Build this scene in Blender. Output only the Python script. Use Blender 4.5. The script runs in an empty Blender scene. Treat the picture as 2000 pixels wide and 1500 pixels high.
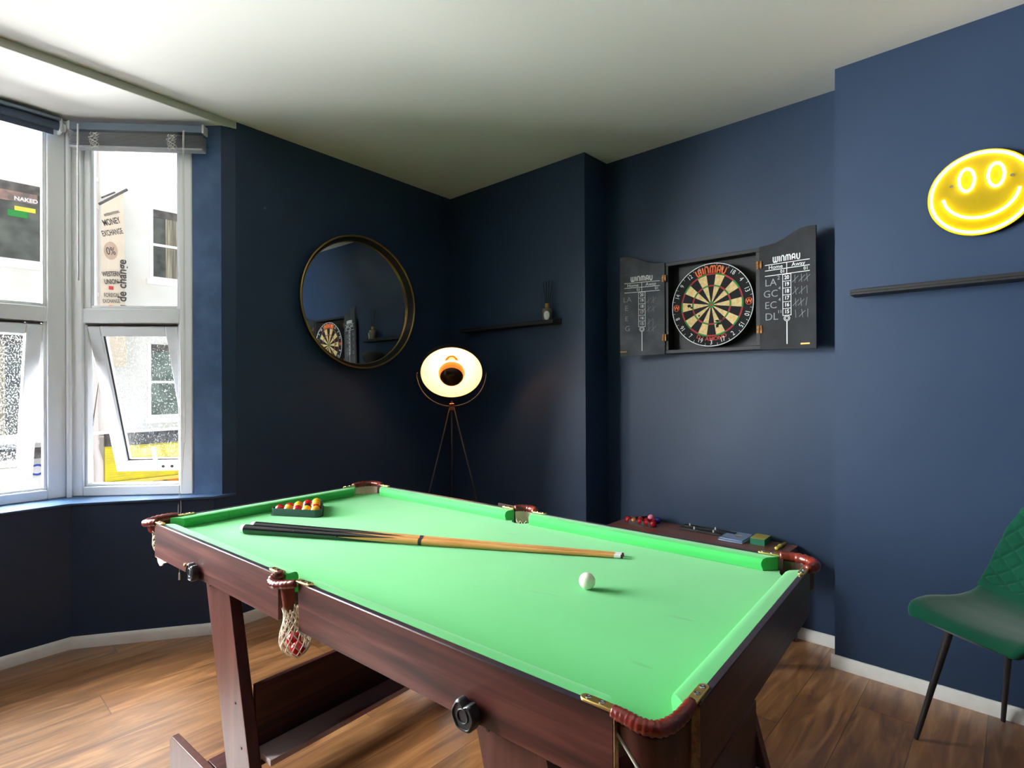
import bpy, bmesh, math, random
from mathutils import Vector, Matrix
PI = math.pi
random.seed(7)
C = bpy.context.scene.collection
S = bpy.context.scene

# ------------------------------------------------------------------ camera
cam_d = bpy.data.cameras.new('camera'); cam = bpy.data.objects.new('camera', cam_d); C.objects.link(cam)
_F = Vector((-0.67788, 0.73517, 0.00171)); _U = Vector((0.00470, 0.00200, 0.99999)); _R = _F.cross(_U).normalized(); _U = _R.cross(_F).normalized()
cam.matrix_world = Matrix(((_R.x, _U.x, -_F.x, 3.1604), (_R.y, _U.y, -_F.y, -2.7437), (_R.z, _U.z, -_F.z, 1.2659), (0, 0, 0, 1)))
cam_d.sensor_width = 36.0; cam_d.lens = 36.0*1077.8/2000.0; cam_d.clip_start = .05; cam_d.clip_end = 200
S.camera = cam

# ------------------------------------------------------------------ light: overcast daylight through the bay
w = bpy.data.worlds.new('world'); S.world = w; w.use_nodes = True
wn = w.node_tree.nodes; wl = w.node_tree.links; bg = wn['Background']
bg.inputs['Color'].default_value = (0.93, 0.97, 1.0, 1); bg.inputs['Strength'].default_value = .34
sun_d = bpy.data.lights.new('daylight', 'SUN'); sun = bpy.data.objects.new('daylight', sun_d); C.objects.link(sun)
sun_d.energy = 44.0; sun_d.angle = math.radians(92); sun_d.color = (0.95, 0.98, 1.0)
sun.rotation_euler = Vector((.90, .36, -.38)).to_track_quat('-Z', 'Y').to_euler()
sun.location = (-6, -6, 6)
S.view_settings.view_transform = 'Standard'; S.view_settings.look = 'None'
S.view_settings.gamma = 1; S.view_settings.use_curve_mapping = False
S.view_settings.exposure = 1.75
S.cycles.max_bounces = 10; S.cycles.diffuse_bounces = 6; S.cycles.transparent_max_bounces = 12
S.cycles.sample_clamp_indirect = 6.0
try: S.cycles.use_denoising = True
except Exception: pass

# ------------------------------------------------------------------ materials
def lin(r, g, b):
    f = lambda v: ((v/255+.055)/1.055)**2.4 if v/255 > .04045 else v/255/12.92
    return (f(r), f(g), f(b), 1)
def mat(name, col, rough=.5, metal=0., spec=.5, noise=None, bump=None, emit=None, coat=0, sheen=0, alpha=1, coords='Object', trans=0):
    m = bpy.data.materials.new(name); m.use_nodes = True; nt = m.node_tree; b = nt.nodes['Principled BSDF']
    b.inputs['Base Color'].default_value = col; b.inputs['Roughness'].default_value = rough; b.inputs['Metallic'].default_value = metal
    b.inputs['Specular IOR Level'].default_value = spec; b.inputs['Coat Weight'].default_value = coat; b.inputs['Sheen Weight'].default_value = sheen
    b.inputs['Alpha'].default_value = alpha; b.inputs['Transmission Weight'].default_value = trans
    tc = nt.nodes.new('ShaderNodeTexCoord')
    def mapped(sc):
        mp = nt.nodes.new('ShaderNodeMapping'); mp.inputs['Scale'].default_value = sc if hasattr(sc, '__len__') else (sc, sc, sc)
        nt.links.new(tc.outputs[coords], mp.inputs['Vector']); return mp.outputs[0]
    if noise:       # (other colour, scale, low, high, detail)
        c2, sc, lo, hi, det = noise
        n = nt.nodes.new('ShaderNodeTexNoise'); n.inputs['Scale'].default_value = 1; n.inputs['Detail'].default_value = det
        nt.links.new(mapped(sc), n.inputs['Vector'])
        r = nt.nodes.new('ShaderNodeMapRange'); r.inputs['From Min'].default_value = lo; r.inputs['From Max'].default_value = hi
        nt.links.new(n.outputs['Fac'], r.inputs['Value'])
        x = nt.nodes.new('ShaderNodeMix'); x.data_type = 'RGBA'; x.inputs[6].default_value = col; x.inputs[7].default_value = c2
        nt.links.new(r.outputs[0], x.inputs[0]); nt.links.new(x.outputs[2], b.inputs['Base Color'])
    if bump:        # (scale, strength, distance)
        n = nt.nodes.new('ShaderNodeTexNoise'); n.inputs['Scale'].default_value = 1; n.inputs['Detail'].default_value = 4
        nt.links.new(mapped(bump[0]), n.inputs['Vector'])
        bp = nt.nodes.new('ShaderNodeBump'); bp.inputs['Strength'].default_value = bump[1]; bp.inputs['Distance'].default_value = bump[2]
        nt.links.new(n.outputs['Fac'], bp.inputs['Height']); nt.links.new(bp.outputs[0], b.inputs['Normal'])
    if emit:
        b.inputs['Emission Color'].default_value = emit[0]; b.inputs['Emission Strength'].default_value = emit[1]
    return m

M = {}
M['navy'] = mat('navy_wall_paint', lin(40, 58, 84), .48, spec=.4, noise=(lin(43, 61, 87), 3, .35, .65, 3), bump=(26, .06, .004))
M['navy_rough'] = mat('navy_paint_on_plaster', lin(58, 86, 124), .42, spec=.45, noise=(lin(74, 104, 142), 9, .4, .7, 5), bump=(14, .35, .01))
M['ceiling'] = mat('ceiling_paint', lin(240, 234, 229), .85, spec=.15, bump=(5, .05, .01))
M['trim'] = mat('white_gloss_trim', lin(246, 243, 238), .35, noise=(lin(238, 234, 226), 12, .5, .75, 3))
M['bead'] = mat('bulkhead_paint', lin(205, 203, 190), .6)
M['upvc'] = mat('white_upvc', lin(244, 245, 246), .25, noise=(lin(232, 232, 230), 6, .55, .8, 3))
M['grime'] = mat('window_gasket_grime', lin(70, 55, 45), .8)
M['white'] = mat('white_plastic', lin(230, 230, 228), .35)
M['cord'] = mat('cotton_cord', lin(222, 218, 208), .8)
M['black'] = mat('black_paint', lin(24, 24, 27), .45)
M['blackwood'] = mat('black_stained_wood', lin(25, 24, 27), .55, noise=(lin(38, 34, 35), (4, 60, 60), .45, .7, 4))
M['gold'] = mat('antique_gold_metal', lin(176, 140, 78), .35, 1.)
M['brass'] = mat('polished_brass', lin(228, 196, 120), .36, 1., bump=(80, .1, .001))
M['mirror'] = mat('mirror_silver', (.86, .88, .88, 1), .01, 1.)
M['slate_blind'] = mat('slate_roller_fabric', lin(72, 82, 102), .7)
M['blind'] = mat('grey_metal_blind', lin(172, 172, 178), .4)
M['blindrail'] = mat('blue_grey_headrail', lin(120, 134, 150), .35)
M['cloth'] = mat('green_baize', lin(48, 176, 78), .7, spec=.32, sheen=.3, noise=(lin(64, 184, 92), 2.2, .35, .7, 3), bump=(420, .25, .0006))
M['leather'] = mat('red_brown_leather', lin(122, 38, 26), .28, noise=(lin(82, 24, 18), 30, .4, .7, 4), bump=(70, .5, .003), coat=.3)
M['leather_dark'] = mat('dark_brown_leather', lin(66, 26, 24), .3, noise=(lin(42, 18, 18), 24, .4, .7, 4), bump=(50, .4, .003), coat=.3)
M['net'] = mat('cream_net_cord', lin(222, 212, 188), .8)
M['chip'] = mat('raw_chipboard', lin(188, 150, 104), .85, noise=(lin(150, 112, 70), 90, .4, .6, 3))
M['torn'] = mat('torn_backing_paper', lin(226, 208, 186), .85, noise=(lin(200, 170, 140), 40, .4, .7, 3))
M['rubber'] = mat('black_rubber', lin(36, 37, 42), .42)
M['chrome'] = mat('bright_steel', lin(210, 210, 215), .2, 1.)
M['legmetal'] = mat('black_powder_coat', lin(46, 42, 44), .4)
M['velvet'] = mat('green_velvet', lin(16, 70, 52), .9, spec=.05, sheen=.18, noise=(lin(20, 80, 58), 7, .35, .7, 3))
M['lampshade_out'] = mat('black_lamp_shell', lin(28, 24, 24), .45)
M['lampshade_in'] = mat('cream_gold_lining', lin(252, 230, 192), .6, 0)
M['aged_brass'] = mat('aged_brass', lin(140, 96, 44), .5, .6, noise=(lin(96, 60, 30), 60, .4, .6, 3))
M['wire'] = mat('dull_steel_wire', lin(96, 96, 98), .6, .4)
M['copper'] = mat('copper_metal', lin(190, 110, 76), .3, 1.)
M['board_black'] = mat('dartboard_black_sisal', lin(20, 20, 22), .9, bump=(300, .3, .001))
M['board_cream'] = mat('dartboard_cream_sisal', lin(222, 196, 140), .9, noise=(lin(204, 172, 116), 60, .4, .65, 3))
M['board_red'] = mat('dartboard_red_sisal', lin(178, 36, 44), .9)
M['board_green'] = mat('dartboard_green_sisal', lin(38, 138, 58), .9)
M['logo_orange'] = mat('orange_lettering', lin(236, 110, 50), .6)
M['logo_red'] = mat('red_lettering', lin(196, 52, 42), .6)
M['print_white'] = mat('white_print', lin(235, 235, 235), .6)
M['chalk'] = mat('chalk_marks', lin(150, 152, 158), .95)
M['chalkboard'] = mat('dusty_chalkboard', lin(29, 29, 33), .8, noise=(lin(46, 47, 52), 9, .42, .75, 6))
M['dustyboard'] = mat('chalk_smeared_board', lin(62, 64, 70), .85, noise=(lin(96, 98, 104), 7, .38, .72, 6))
M['cue_wood'] = mat('varnished_ash', lin(206, 152, 88), .3, coat=.3, noise=(lin(184, 124, 62), (6, 160, 160), .4, .65, 3))
M['cue_black'] = mat('black_lacquer', lin(18, 18, 20), .18, coat=.6, noise=(lin(60, 58, 56), 120, .68, .74, 2))
M['ball_white'] = mat('cue_ball_resin', lin(236, 230, 210), .12, coat=.5)
M['ball_red'] = mat('red_ball_resin', lin(190, 14, 30), .12, coat=.5)
M['ball_yellow'] = mat('yellow_ball_resin', lin(244, 176, 30), .12, coat=.5)
M['ball_black'] = mat('black_ball_resin', lin(18, 18, 20), .12, coat=.5)
M['ball_pink'] = mat('pink_ball_resin', lin(236, 130, 160), .12, coat=.5)
M['ball_blue'] = mat('blue_ball_resin', lin(40, 40, 130), .12, coat=.5)
M['ball_brown'] = mat('brown_ball_resin', lin(170, 100, 50), .12, coat=.5)
M['rack'] = mat('dark_green_rack_plastic', lin(34, 62, 56), .35)
M['rack_black'] = mat('black_rack_plastic', lin(34, 34, 38), .4)
M['bottle'] = mat('smoky_taupe_glass', lin(120, 108, 90), .12, coat=.5)
M['label'] = mat('cream_paper_label', lin(238, 234, 226), .7)
M['bluebox'] = mat('translucent_blue_plastic', lin(140, 162, 196), .25, coat=.3)
M['greenbox'] = mat('green_card_box', lin(40, 122, 92), .6)
M['greencard'] = mat('patterned_card_lid', lin(150, 178, 96), .6, noise=(lin(196, 150, 60), 60, .45, .55, 2))
M['yellow'] = mat('yellow_plastic', lin(226, 204, 90), .4)
M['neon'] = mat('led_neon_tube', lin(255, 240, 160), .4, emit=((1, .90, .52, 1), 4.2))
M['acrylic'] = mat('yellow_acrylic_sheet', lin(168, 142, 4), .2, coat=.3)
M['bulb'] = mat('glowing_bulb_glass', lin(255, 200, 130), .3, emit=((1, .61, .30, 1), 6.2))
M['amber'] = mat('amber_glowing_glass', lin(200, 100, 30), .3, emit=((1, .30, .03, 1), .16))
M['bulbcap'] = mat('black_mirrored_bulb_crown', lin(60, 34, 22), .25, .6)
M['stucco'] = mat('white_render_wall', lin(236, 233, 226), .9, noise=(lin(226, 220, 210), 2, .4, .7, 4))
M['pinkstucco'] = mat('pale_pipe_paint', lin(228, 214, 208), .8)
M['darkpane'] = mat('dark_window_pane', lin(96, 100, 92), .25, noise=(lin(60, 62, 58), 3, .4, .6, 3))
M['greenpane'] = mat('greenish_window_pane', lin(122, 134, 124), .3, noise=(lin(92, 104, 96), 3, .4, .6, 3))
M['curtain'] = mat('net_curtain', lin(176, 168, 146), .9, noise=(lin(120, 112, 98), (1, 26, 1), .42, .6, 2))
M['greywood'] = mat('weathered_fascia', lin(106, 100, 96), .9, noise=(lin(70, 66, 64), 8, .4, .65, 4))
M['shopyellow'] = mat('yellow_shop_fascia', lin(232, 216, 50), .6, noise=(lin(214, 196, 60), 5, .4, .7, 3))
M['shoporange'] = mat('orange_shop_window', lin(226, 140, 40), .5, noise=(lin(120, 90, 40), 9, .45, .6, 3))
M['bannercloth'] = mat('beige_banner_cloth', lin(218, 200, 178), .85)
M['bannerink'] = mat('black_banner_ink', lin(70, 66, 64), .8)
M['bannerseal'] = mat('tan_banner_seal', lin(188, 160, 140), .85)
M['bannerred'] = mat('red_banner_ink', lin(196, 60, 60), .8)
M['fadedred'] = mat('faded_red_poster', lin(168, 128, 116), .8, noise=(lin(110, 96, 90), 7, .4, .6, 3))
M['bluesign'] = mat('blue_sign_ink', lin(40, 70, 170), .6)

def wood(name, c1, c2, c3, axis='X', rough=.4, sc=1.):
    m = bpy.data.materials.new(name); m.use_nodes = True; nt = m.node_tree; b = nt.nodes['Principled BSDF']; L = nt.links
    tc = nt.nodes.new('ShaderNodeTexCoord'); mp = nt.nodes.new('ShaderNodeMapping')
    a, k = 2.2*sc, 46*sc
    mp.inputs['Scale'].default_value = {'X': (a, k, k), 'Y': (k, a, k), 'Z': (k, k, a)}[axis]
    L.new(tc.outputs['Object'], mp.inputs['Vector'])
    n = nt.nodes.new('ShaderNodeTexNoise'); n.inputs['Scale'].default_value = 1; n.inputs['Detail'].default_value = 5; n.inputs['Distortion'].default_value = .6
    L.new(mp.outputs[0], n.inputs['Vector'])
    r = nt.nodes.new('ShaderNodeValToRGB'); r.color_ramp.elements[0].position = .32; r.color_ramp.elements[0].color = c1
    r.color_ramp.elements[1].position = .72; r.color_ramp.elements[1].color = c3; e = r.color_ramp.elements.new(.5); e.color = c2
    L.new(n.outputs['Fac'], r.inputs[0]); L.new(r.outputs[0], b.inputs['Base Color'])
    b.inputs['Roughness'].default_value = rough; b.inputs['Specular IOR Level'].default_value = .5
    bp = nt.nodes.new('ShaderNodeBump'); bp.inputs['Strength'].default_value = .12; bp.inputs['Distance'].default_value = .001
    L.new(n.outputs['Fac'], bp.inputs['Height']); L.new(bp.outputs[0], b.inputs['Normal'])
    return m
M['mahog'] = wood('mahogany_laminate', lin(48, 22, 20), lin(74, 34, 30), lin(104, 60, 52), 'X', .38)
M['mahog_end'] = wood('mahogany_laminate_end', lin(48, 24, 22), lin(70, 34, 30), lin(92, 52, 46), 'Y', .38)
M['mahog_leg'] = wood('mahogany_laminate_leg', lin(76, 44, 38), lin(88, 50, 44), lin(102, 62, 54), 'Z', .34)
M['dusty'] = mat('dusty_stained_laminate', lin(196, 176, 174), .35, noise=(lin(150, 92, 92), (9, 3, 9), .56, .66, 3))  # pale base holds the windows' gloss reflection as colour, plus dust and red stains
M['lip'] = mat('dark_rail_lip', lin(52, 44, 54), .3)
M['sidewood'] = wood('brown_laminate', lin(100, 62, 52), lin(122, 76, 64), lin(140, 92, 76), 'X', .3)

def floor_mat():
    m = bpy.data.materials.new('oak_laminate_floor'); m.use_nodes = True; nt = m.node_tree; b = nt.nodes['Principled BSDF']; L = nt.links
    N = nt.nodes.new
    tc = N('ShaderNodeTexCoord'); sp = N('ShaderNodeSeparateXYZ'); L.new(tc.outputs['Object'], sp.inputs[0])
    def mth(op, a, b_=None):
        n = N('ShaderNodeMath'); n.operation = op
        for i, v in enumerate((a, b_)):
            if v is None: continue
            if isinstance(v, (int, float)): n.inputs[i].default_value = v
            else: L.new(v, n.inputs[i])
        return n.outputs[0]
    PW, PL = .192, 1.28
    xs = mth('DIVIDE', mth('ADD', sp.outputs['X'], .008), PW); row = mth('FLOOR', xs); fx = mth('SUBTRACT', xs, row)
    off = mth('FRACT', mth('MULTIPLY', row, .37)); ys = mth('ADD', mth('DIVIDE', sp.outputs['Y'], PL), off); colm = mth('FLOOR', ys); fy = mth('SUBTRACT', ys, colm)
    cb = N('ShaderNodeCombineXYZ'); L.new(row, cb.inputs[0]); L.new(colm, cb.inputs[1])
    wn_ = N('ShaderNodeTexWhiteNoise'); wn_.noise_dimensions = '2D'; L.new(cb.outputs[0], wn_.inputs['Vector'])
    mp = N('ShaderNodeMapping'); mp.inputs['Scale'].default_value = (17, 2.2, 1); L.new(tc.outputs['Object'], mp.inputs['Vector'])
    ad = N('ShaderNodeVectorMath'); ad.operation = 'ADD'; L.new(mp.outputs[0], ad.inputs[0])
    sc = N('ShaderNodeVectorMath'); sc.operation = 'SCALE'; L.new(wn_.outputs['Color'], sc.inputs[0]); sc.inputs['Scale'].default_value = 30; L.new(sc.outputs[0], ad.inputs[1])
    n1 = N('ShaderNodeTexNoise'); n1.inputs['Scale'].default_value = 1; n1.inputs['Detail'].default_value = 6; n1.inputs['Distortion'].default_value = 1.6; L.new(ad.outputs[0], n1.inputs['Vector'])
    r = N('ShaderNodeValToRGB'); r.color_ramp.elements[0].position = .3; r.color_ramp.elements[0].color = lin(110, 72, 46)
    r.color_ramp.elements[1].position = .7; r.color_ramp.elements[1].color = lin(186, 136, 90); e = r.color_ramp.elements.new(.5); e.color = lin(150, 102, 62)
    L.new(n1.outputs['Fac'], r.inputs[0])
    hv = N('ShaderNodeHueSaturation'); L.new(r.outputs[0], hv.inputs['Color'])
    L.new(mth('ADD', mth('MULTIPLY', wn_.outputs['Value'], .34), .84), hv.inputs['Value'])
    gx = mth('MINIMUM', fx, mth('SUBTRACT', 1, fx)); gy = mth('MULTIPLY', mth('MINIMUM', fy, mth('SUBTRACT', 1, fy)), PL/PW)
    g = mth('MINIMUM', gx, gy); mr = N('ShaderNodeMapRange'); mr.inputs['From Min'].default_value = .0; mr.inputs['From Max'].default_value = .012
    L.new(g, mr.inputs['Value'])
    mx = N('ShaderNodeMix'); mx.data_type = 'RGBA'; mx.inputs[6].default_value = lin(66, 42, 28); L.new(mr.outputs[0], mx.inputs[0]); L.new(hv.outputs[0], mx.inputs[7])
    L.new(mx.outputs[2], b.inputs['Base Color'])
    b.inputs['Roughness'].default_value = .3; b.inputs['Specular IOR Level'].default_value = .7; b.inputs['Coat Weight'].default_value = .6; b.inputs['Coat Roughness'].default_value = .34
    bp = N('ShaderNodeBump'); bp.inputs['Strength'].default_value = .25; bp.inputs['Distance'].default_value = .002
    L.new(n1.outputs['Fac'], bp.inputs['Height']); L.new(bp.outputs[0], b.inputs['Normal'])
    return m
M['floor'] = floor_mat()

def glass_mat(name, drops=False):
    m = bpy.data.materials.new(name); m.use_nodes = True; nt = m.node_tree; nt.nodes.clear(); L = nt.links; N = nt.nodes.new
    o = N('ShaderNodeOutputMaterial'); tr = N('ShaderNodeBsdfTransparent'); gl = N('ShaderNodeBsdfGlossy'); fr = N('ShaderNodeFresnel'); mx = N('ShaderNodeMixShader')
    tr.inputs[0].default_value = (.97, .985, .98, 1); gl.inputs['Roughness'].default_value = .02; fr.inputs[0].default_value = 1.35
    L.new(fr.outputs[0], mx.inputs[0]); L.new(tr.outputs[0], mx.inputs[1]); L.new(gl.outputs[0], mx.inputs[2])
    out = mx.outputs[0]
    if drops:
        tc = N('ShaderNodeTexCoord'); mp = N('ShaderNodeMapping'); mp.inputs['Scale'].default_value = (190, 190, 110); L.new(tc.outputs['Object'], mp.inputs['Vector'])
        n = N('ShaderNodeTexNoise'); n.inputs['Scale'].default_value = 1; n.inputs['Detail'].default_value = 2; L.new(mp.outputs[0], n.inputs['Vector'])
        r = N('ShaderNodeMapRange'); r.inputs['From Min'].default_value = .58; r.inputs['From Max'].default_value = .68; r.inputs['To Max'].default_value = .30; L.new(n.outputs['Fac'], r.inputs['Value'])
        d = N('ShaderNodeBsdfDiffuse'); d.inputs[0].default_value = (.75, .76, .74, 1); t2 = N('ShaderNodeBsdfTranslucent'); t2.inputs[0].default_value = (.75, .76, .74, 1)
        m1 = N('ShaderNodeMixShader'); L.new(d.outputs[0], m1.inputs[1]); L.new(t2.outputs[0], m1.inputs[2])
        m2 = N('ShaderNodeMixShader'); L.new(r.outputs[0], m2.inputs[0]); L.new(out, m2.inputs[1]); L.new(m1.outputs[0], m2.inputs[2]); out = m2.outputs[0]
    L.new(out, o.inputs[0]); return m
M['glass'] = glass_mat('window_glass'); M['wetglass'] = glass_mat('rain_spotted_window_glass', True)

def scuff(m, dark):
    nt = m.node_tree; N = nt.nodes.new; L = nt.links; b = nt.nodes['Principled BSDF']; src = b.inputs['Base Color'].links[0].from_socket
    tc = N('ShaderNodeTexCoord'); mp = N('ShaderNodeMapping'); mp.inputs['Scale'].default_value = (5, 34, 5); mp.inputs['Rotation'].default_value = (0, 0, .5); L.new(tc.outputs['Object'], mp.inputs[0])
    n = N('ShaderNodeTexNoise'); n.inputs['Scale'].default_value = 1; n.inputs['Detail'].default_value = 6; L.new(mp.outputs[0], n.inputs[0])
    r = N('ShaderNodeMapRange'); r.inputs[1].default_value = .68; r.inputs[2].default_value = .74; r.inputs[4].default_value = .45; L.new(n.outputs['Fac'], r.inputs[0])
    x = N('ShaderNodeMix'); x.data_type = 'RGBA'; x.inputs[7].default_value = dark; L.new(r.outputs[0], x.inputs[0]); L.new(src, x.inputs[6]); L.new(x.outputs[2], b.inputs['Base Color'])
scuff(M['cloth'], lin(40, 140, 70))

# ------------------------------------------------------------------ mesh helpers
class MB:
    def __init__(s): s.bm = bmesh.new()
    def face(s, pts, mi=0):
        vs = [s.bm.verts.new(p) for p in pts]; f = s.bm.faces.new(vs); f.material_index = mi; return f
    def loft(s, rings, closed=True, cap=True, mi=0):
        R = [[s.bm.verts.new(p) for p in r] for r in rings]; n = len(R[0])
        for a, b in zip(R, R[1:]):
            for i in range(n if closed else n-1):
                j = (i+1) % n
                f = s.bm.faces.new((a[i], a[j], b[j], b[i])); f.material_index = mi
        if cap and closed:
            for r in (R[0][::-1], R[-1]):
                f = s.bm.faces.new(r); f.material_index = mi
        return s
    def box(s, x0, x1, y0, y1, z0, z1, mi=0, T=None):
        p = [(x0, y0), (x1, y0), (x1, y1), (x0, y1)]
        r = [[Vector((a, b, z)) for a, b in p] for z in (z0, z1)]
        if T: r = [[T @ v for v in q] for q in r]
        return s.loft(r, mi=mi)
    def prism(s, poly, z0, z1, mi=0):
        return s.loft([[Vector((a, b, z)) for a, b in poly] for z in (z0, z1)], mi=mi)
    def extr(s, prof, f0, f1, mi=0):      # prof 2D points, f0/f1 map (a,b)->3D
        return s.loft([[Vector(f0(a, b)) for a, b in prof], [Vector(f1(a, b)) for a, b in prof]], mi=mi)
    def tube(s, path, r, seg=10, cap=True, mi=0, closed=False):
        P = [Vector(p) for p in path]; n = len(P); rs = r if hasattr(r, '__len__') else [r]*n
        T = []
        for i in range(n):
            a = P[(i-1) % n] if (closed or i > 0) else P[i]; b = P[(i+1) % n] if (closed or i < n-1) else P[i]
            t = (b-a); T.append(t.normalized() if t.length > 1e-9 else Vector((0, 0, 1)))
        u = T[0].orthogonal().normalized(); rings = []
        for i in range(n):
            u = (u-T[i]*u.dot(T[i])); u = u.normalized() if u.length > 1e-6 else T[i].orthogonal().normalized(); v = T[i].cross(u)
            rings.append([P[i]+(u*math.cos(2*PI*k/seg)+v*math.sin(2*PI*k/seg))*rs[i] for k in range(seg)])
        if closed: rings.append(rings[0])
        s.loft(rings, cap=cap and not closed, mi=mi)
        if closed: bmesh.ops.remove_doubles(s.bm, verts=s.bm.verts, dist=1e-6)
        return s
    def lathe(s, prof, seg=32, T=None, mi=0, cap=True):     # prof (r,z)
        T = T or Matrix.Identity(4)
        return s.loft([[T @ Vector((max(r, 1e-5)*math.cos(2*PI*k/seg), max(r, 1e-5)*math.sin(2*PI*k/seg), z)) for k in range(seg)] for r, z in prof], cap=cap, mi=mi)
    def sphere(s, c, r, seg=24, mi=0, sq=1.):
        n = seg//2
        return s.lathe([(r*math.sin(PI*i/n), -r*math.cos(PI*i/n)*sq) for i in range(n+1)], seg, Matrix.Translation(Vector(c)), mi)
    def build(s, name, mats, parent=None, loc=None, smooth=False, bevel=0, seg=2, rot=None):
        bmesh.ops.recalc_face_normals(s.bm, faces=s.bm.faces)
        me = bpy.data.meshes.new(name); s.bm.to_mesh(me); s.bm.free()
        for m in (mats if isinstance(mats, (list, tuple)) else [mats]): me.materials.append(m)
        if smooth:
            for p in me.polygons: p.use_smooth = True
            if smooth is not True: me.set_sharp_from_angle(angle=math.radians(smooth))
        o = bpy.data.objects.new(name, me); C.objects.link(o)
        if parent: o.parent = parent
        if loc: o.location = loc
        if rot: o.rotation_euler = rot
        if bevel:
            b = o.modifiers.new('bevel', 'BEVEL'); b.width = bevel; b.segments = seg; b.limit_method = 'ANGLE'; b.angle_limit = math.radians(40)
            for p in me.polygons: p.use_smooth = True
            me.set_sharp_from_angle(angle=math.radians(40))
        return o
def tag(o, label, cat, group=None):
    o['label'] = label; o['category'] = cat
    if group: o['group'] = group
    return o
def thing(name, label, cat, loc=(0, 0, 0), rz=0, group=None):
    o = bpy.data.objects.new(name, None); C.objects.link(o); o.location = loc; o.rotation_euler = (0, 0, rz); o.empty_display_size = .05
    return tag(o, label, cat, group)
def struct(o): o['kind'] = 'structure'; return o
def text_mesh(body, size, extrude=.0006, align='CENTER', space=1., bold=0., shear=0.):
    cu = bpy.data.curves.new('t', 'FONT'); cu.body = body; cu.size = size; cu.extrude = extrude; cu.align_x = align; cu.align_y = 'CENTER'
    cu.space_character = space; cu.offset = bold; cu.shear = shear; cu.resolution_u = 3
    o = bpy.data.objects.new('t', cu); C.objects.link(o); bpy.context.view_layer.update()
    me = bpy.data.meshes.new_from_object(o.evaluated_get(bpy.context.evaluated_depsgraph_get())); bpy.data.objects.remove(o); bpy.data.curves.remove(cu)
    return me
RB = Matrix.Rotation(PI/2, 4, 'X')                                     # faces -y (on wall B)
RF = Matrix.Rotation(PI/2, 4, 'Z') @ Matrix.Rotation(PI/2, 4, 'X')     # faces +x (on the facade)
def letters(items, name, m, parent, base, wx=1.):      # items: (text,size,(x,y),rot,[bold]) in the sign's own plane -> ONE mesh
    bm = bmesh.new()
    for it in items:
        body, size, (x, y), rot = it[:4]; bold = it[4] if len(it) > 4 else 0
        me = text_mesh(body, size, bold=bold); k = it[5] if len(it) > 5 else wx
        me.transform(base @ Matrix.Translation((x, y, 0)) @ Matrix.Rotation(rot, 4, 'Z') @ Matrix.Diagonal((k, 1, 1, 1)))
        bm.from_mesh(me); bpy.data.meshes.remove(me)
    me = bpy.data.meshes.new(name); bm.to_mesh(me); bm.free(); me.materials.append(m)
    o = bpy.data.objects.new(name, me); C.objects.link(o); o.parent = parent; return o
LOGO = {'W': (.76, [[(0, 1), (0, .28), (.12, 0), (.28, 0), (.38, .2), (.38, 1)], [(.38, .2), (.48, 0), (.64, 0), (.76, .28), (.76, 1)]]), 'I': (.0, [[(0, 0), (0, 1)]]),
        'N': (.48, [[(0, 0), (0, .72), (.12, 1), (.36, 1), (.48, .72), (.48, 0)]]), 'M': (.76, [[(0, 0), (0, .72), (.12, 1), (.28, 1), (.38, .8), (.38, 0)], [(.38, .8), (.48, 1), (.64, 1), (.76, .72), (.76, 0)]]),
        'A': (.48, [[(0, 0), (0, .72), (.12, 1), (.36, 1), (.48, .72), (.48, 0)], [(0, .4), (.48, .4)]]), 'U': (.48, [[(0, 1), (0, .28), (.12, 0), (.36, 0), (.48, .28), (.48, 1)]])}
def stroke_word(word, height, thick, place, gap=.32, wk=1.):     # place(x, y) -> point; x runs -w/2..w/2
    tot = sum(LOGO[c][0]*wk for c in word)+gap*(len(word)-1); x = -tot/2; b = MB()
    for c in word:
        for st in LOGO[c][1]:
            dense = []
            for (a, c_), (d, e) in zip(st, st[1:]):
                for k in range(3): dense.append((a+(d-a)*k/3, c_+(e-c_)*k/3))
            dense.append(st[-1]); b.tube([place((x+p*wk)*height, (q-.5)*height) for p, q in dense], thick, 6)
        x += LOGO[c][0]*wk+gap
    return b
def copy_tree(o, parent=None):
    c = o.copy(); C.objects.link(c); c.parent = parent
    for ch in list(o.children): copy_tree(ch, c)
    return c

# ------------------------------------------------------------------ room shell
H = 2.668; AX = lambda y: -.0656*y          # wall A runs x = AX(y)
Y1, Y2, Y3 = .002, .246, .046               # pier, recess, breast faces
LZ, BC = .702, 2.632                        # ledge height, bay ceiling
YD = -4.9; XR = 5.3
struct(MB().box(-.62, XR, YD, Y2+.2, -.12, 0).build('floor', M['floor']))
cm = MB(); cm.prism([(AX(.4), Y2+.2), (AX(YD), YD), (XR, YD), (XR, Y2+.2)], H, H+.14)
cm.prism([(-.7, -1.5), (-.7, -4.2), (AX(-4.1)+.001, -4.105), (AX(-1.585)+.001, -1.58), (-.05,-1.5)], BC, H+.14)
struct(cm.build('ceiling', M['ceiling']))
bd = MB(); bd.prism([(AX(-1.585)+.004, -1.585), (AX(-4.1)+.004, -4.1), (AX(-4.1)-.006, -4.1), (AX(-1.585)-.006, -1.585)], BC-.002, H-.001)
struct(bd.build('trim_1', M['bead'], bevel=.002))
U1, U2, Wa, Wb = (.104, -1.585), (.086, -1.649), (-.03, -1.75), (-.44, -2.195)
L1, L2 = (.112, -1.70), (-.232, -2.228)
Wc, Wd, U4, U3 = (-.355, -3.50), (.07, -3.945), (.20, -4.04), (.266, -4.10)
L3, L4 = (-.15, -3.47), (.262, -3.98)
wa = MB(); wa.prism([(AX(.3), .3), U1, U2, Wa, (-.12, -1.66), (-.30, -1.5), (-.30, .3)], LZ-.002, H+.05)
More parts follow.
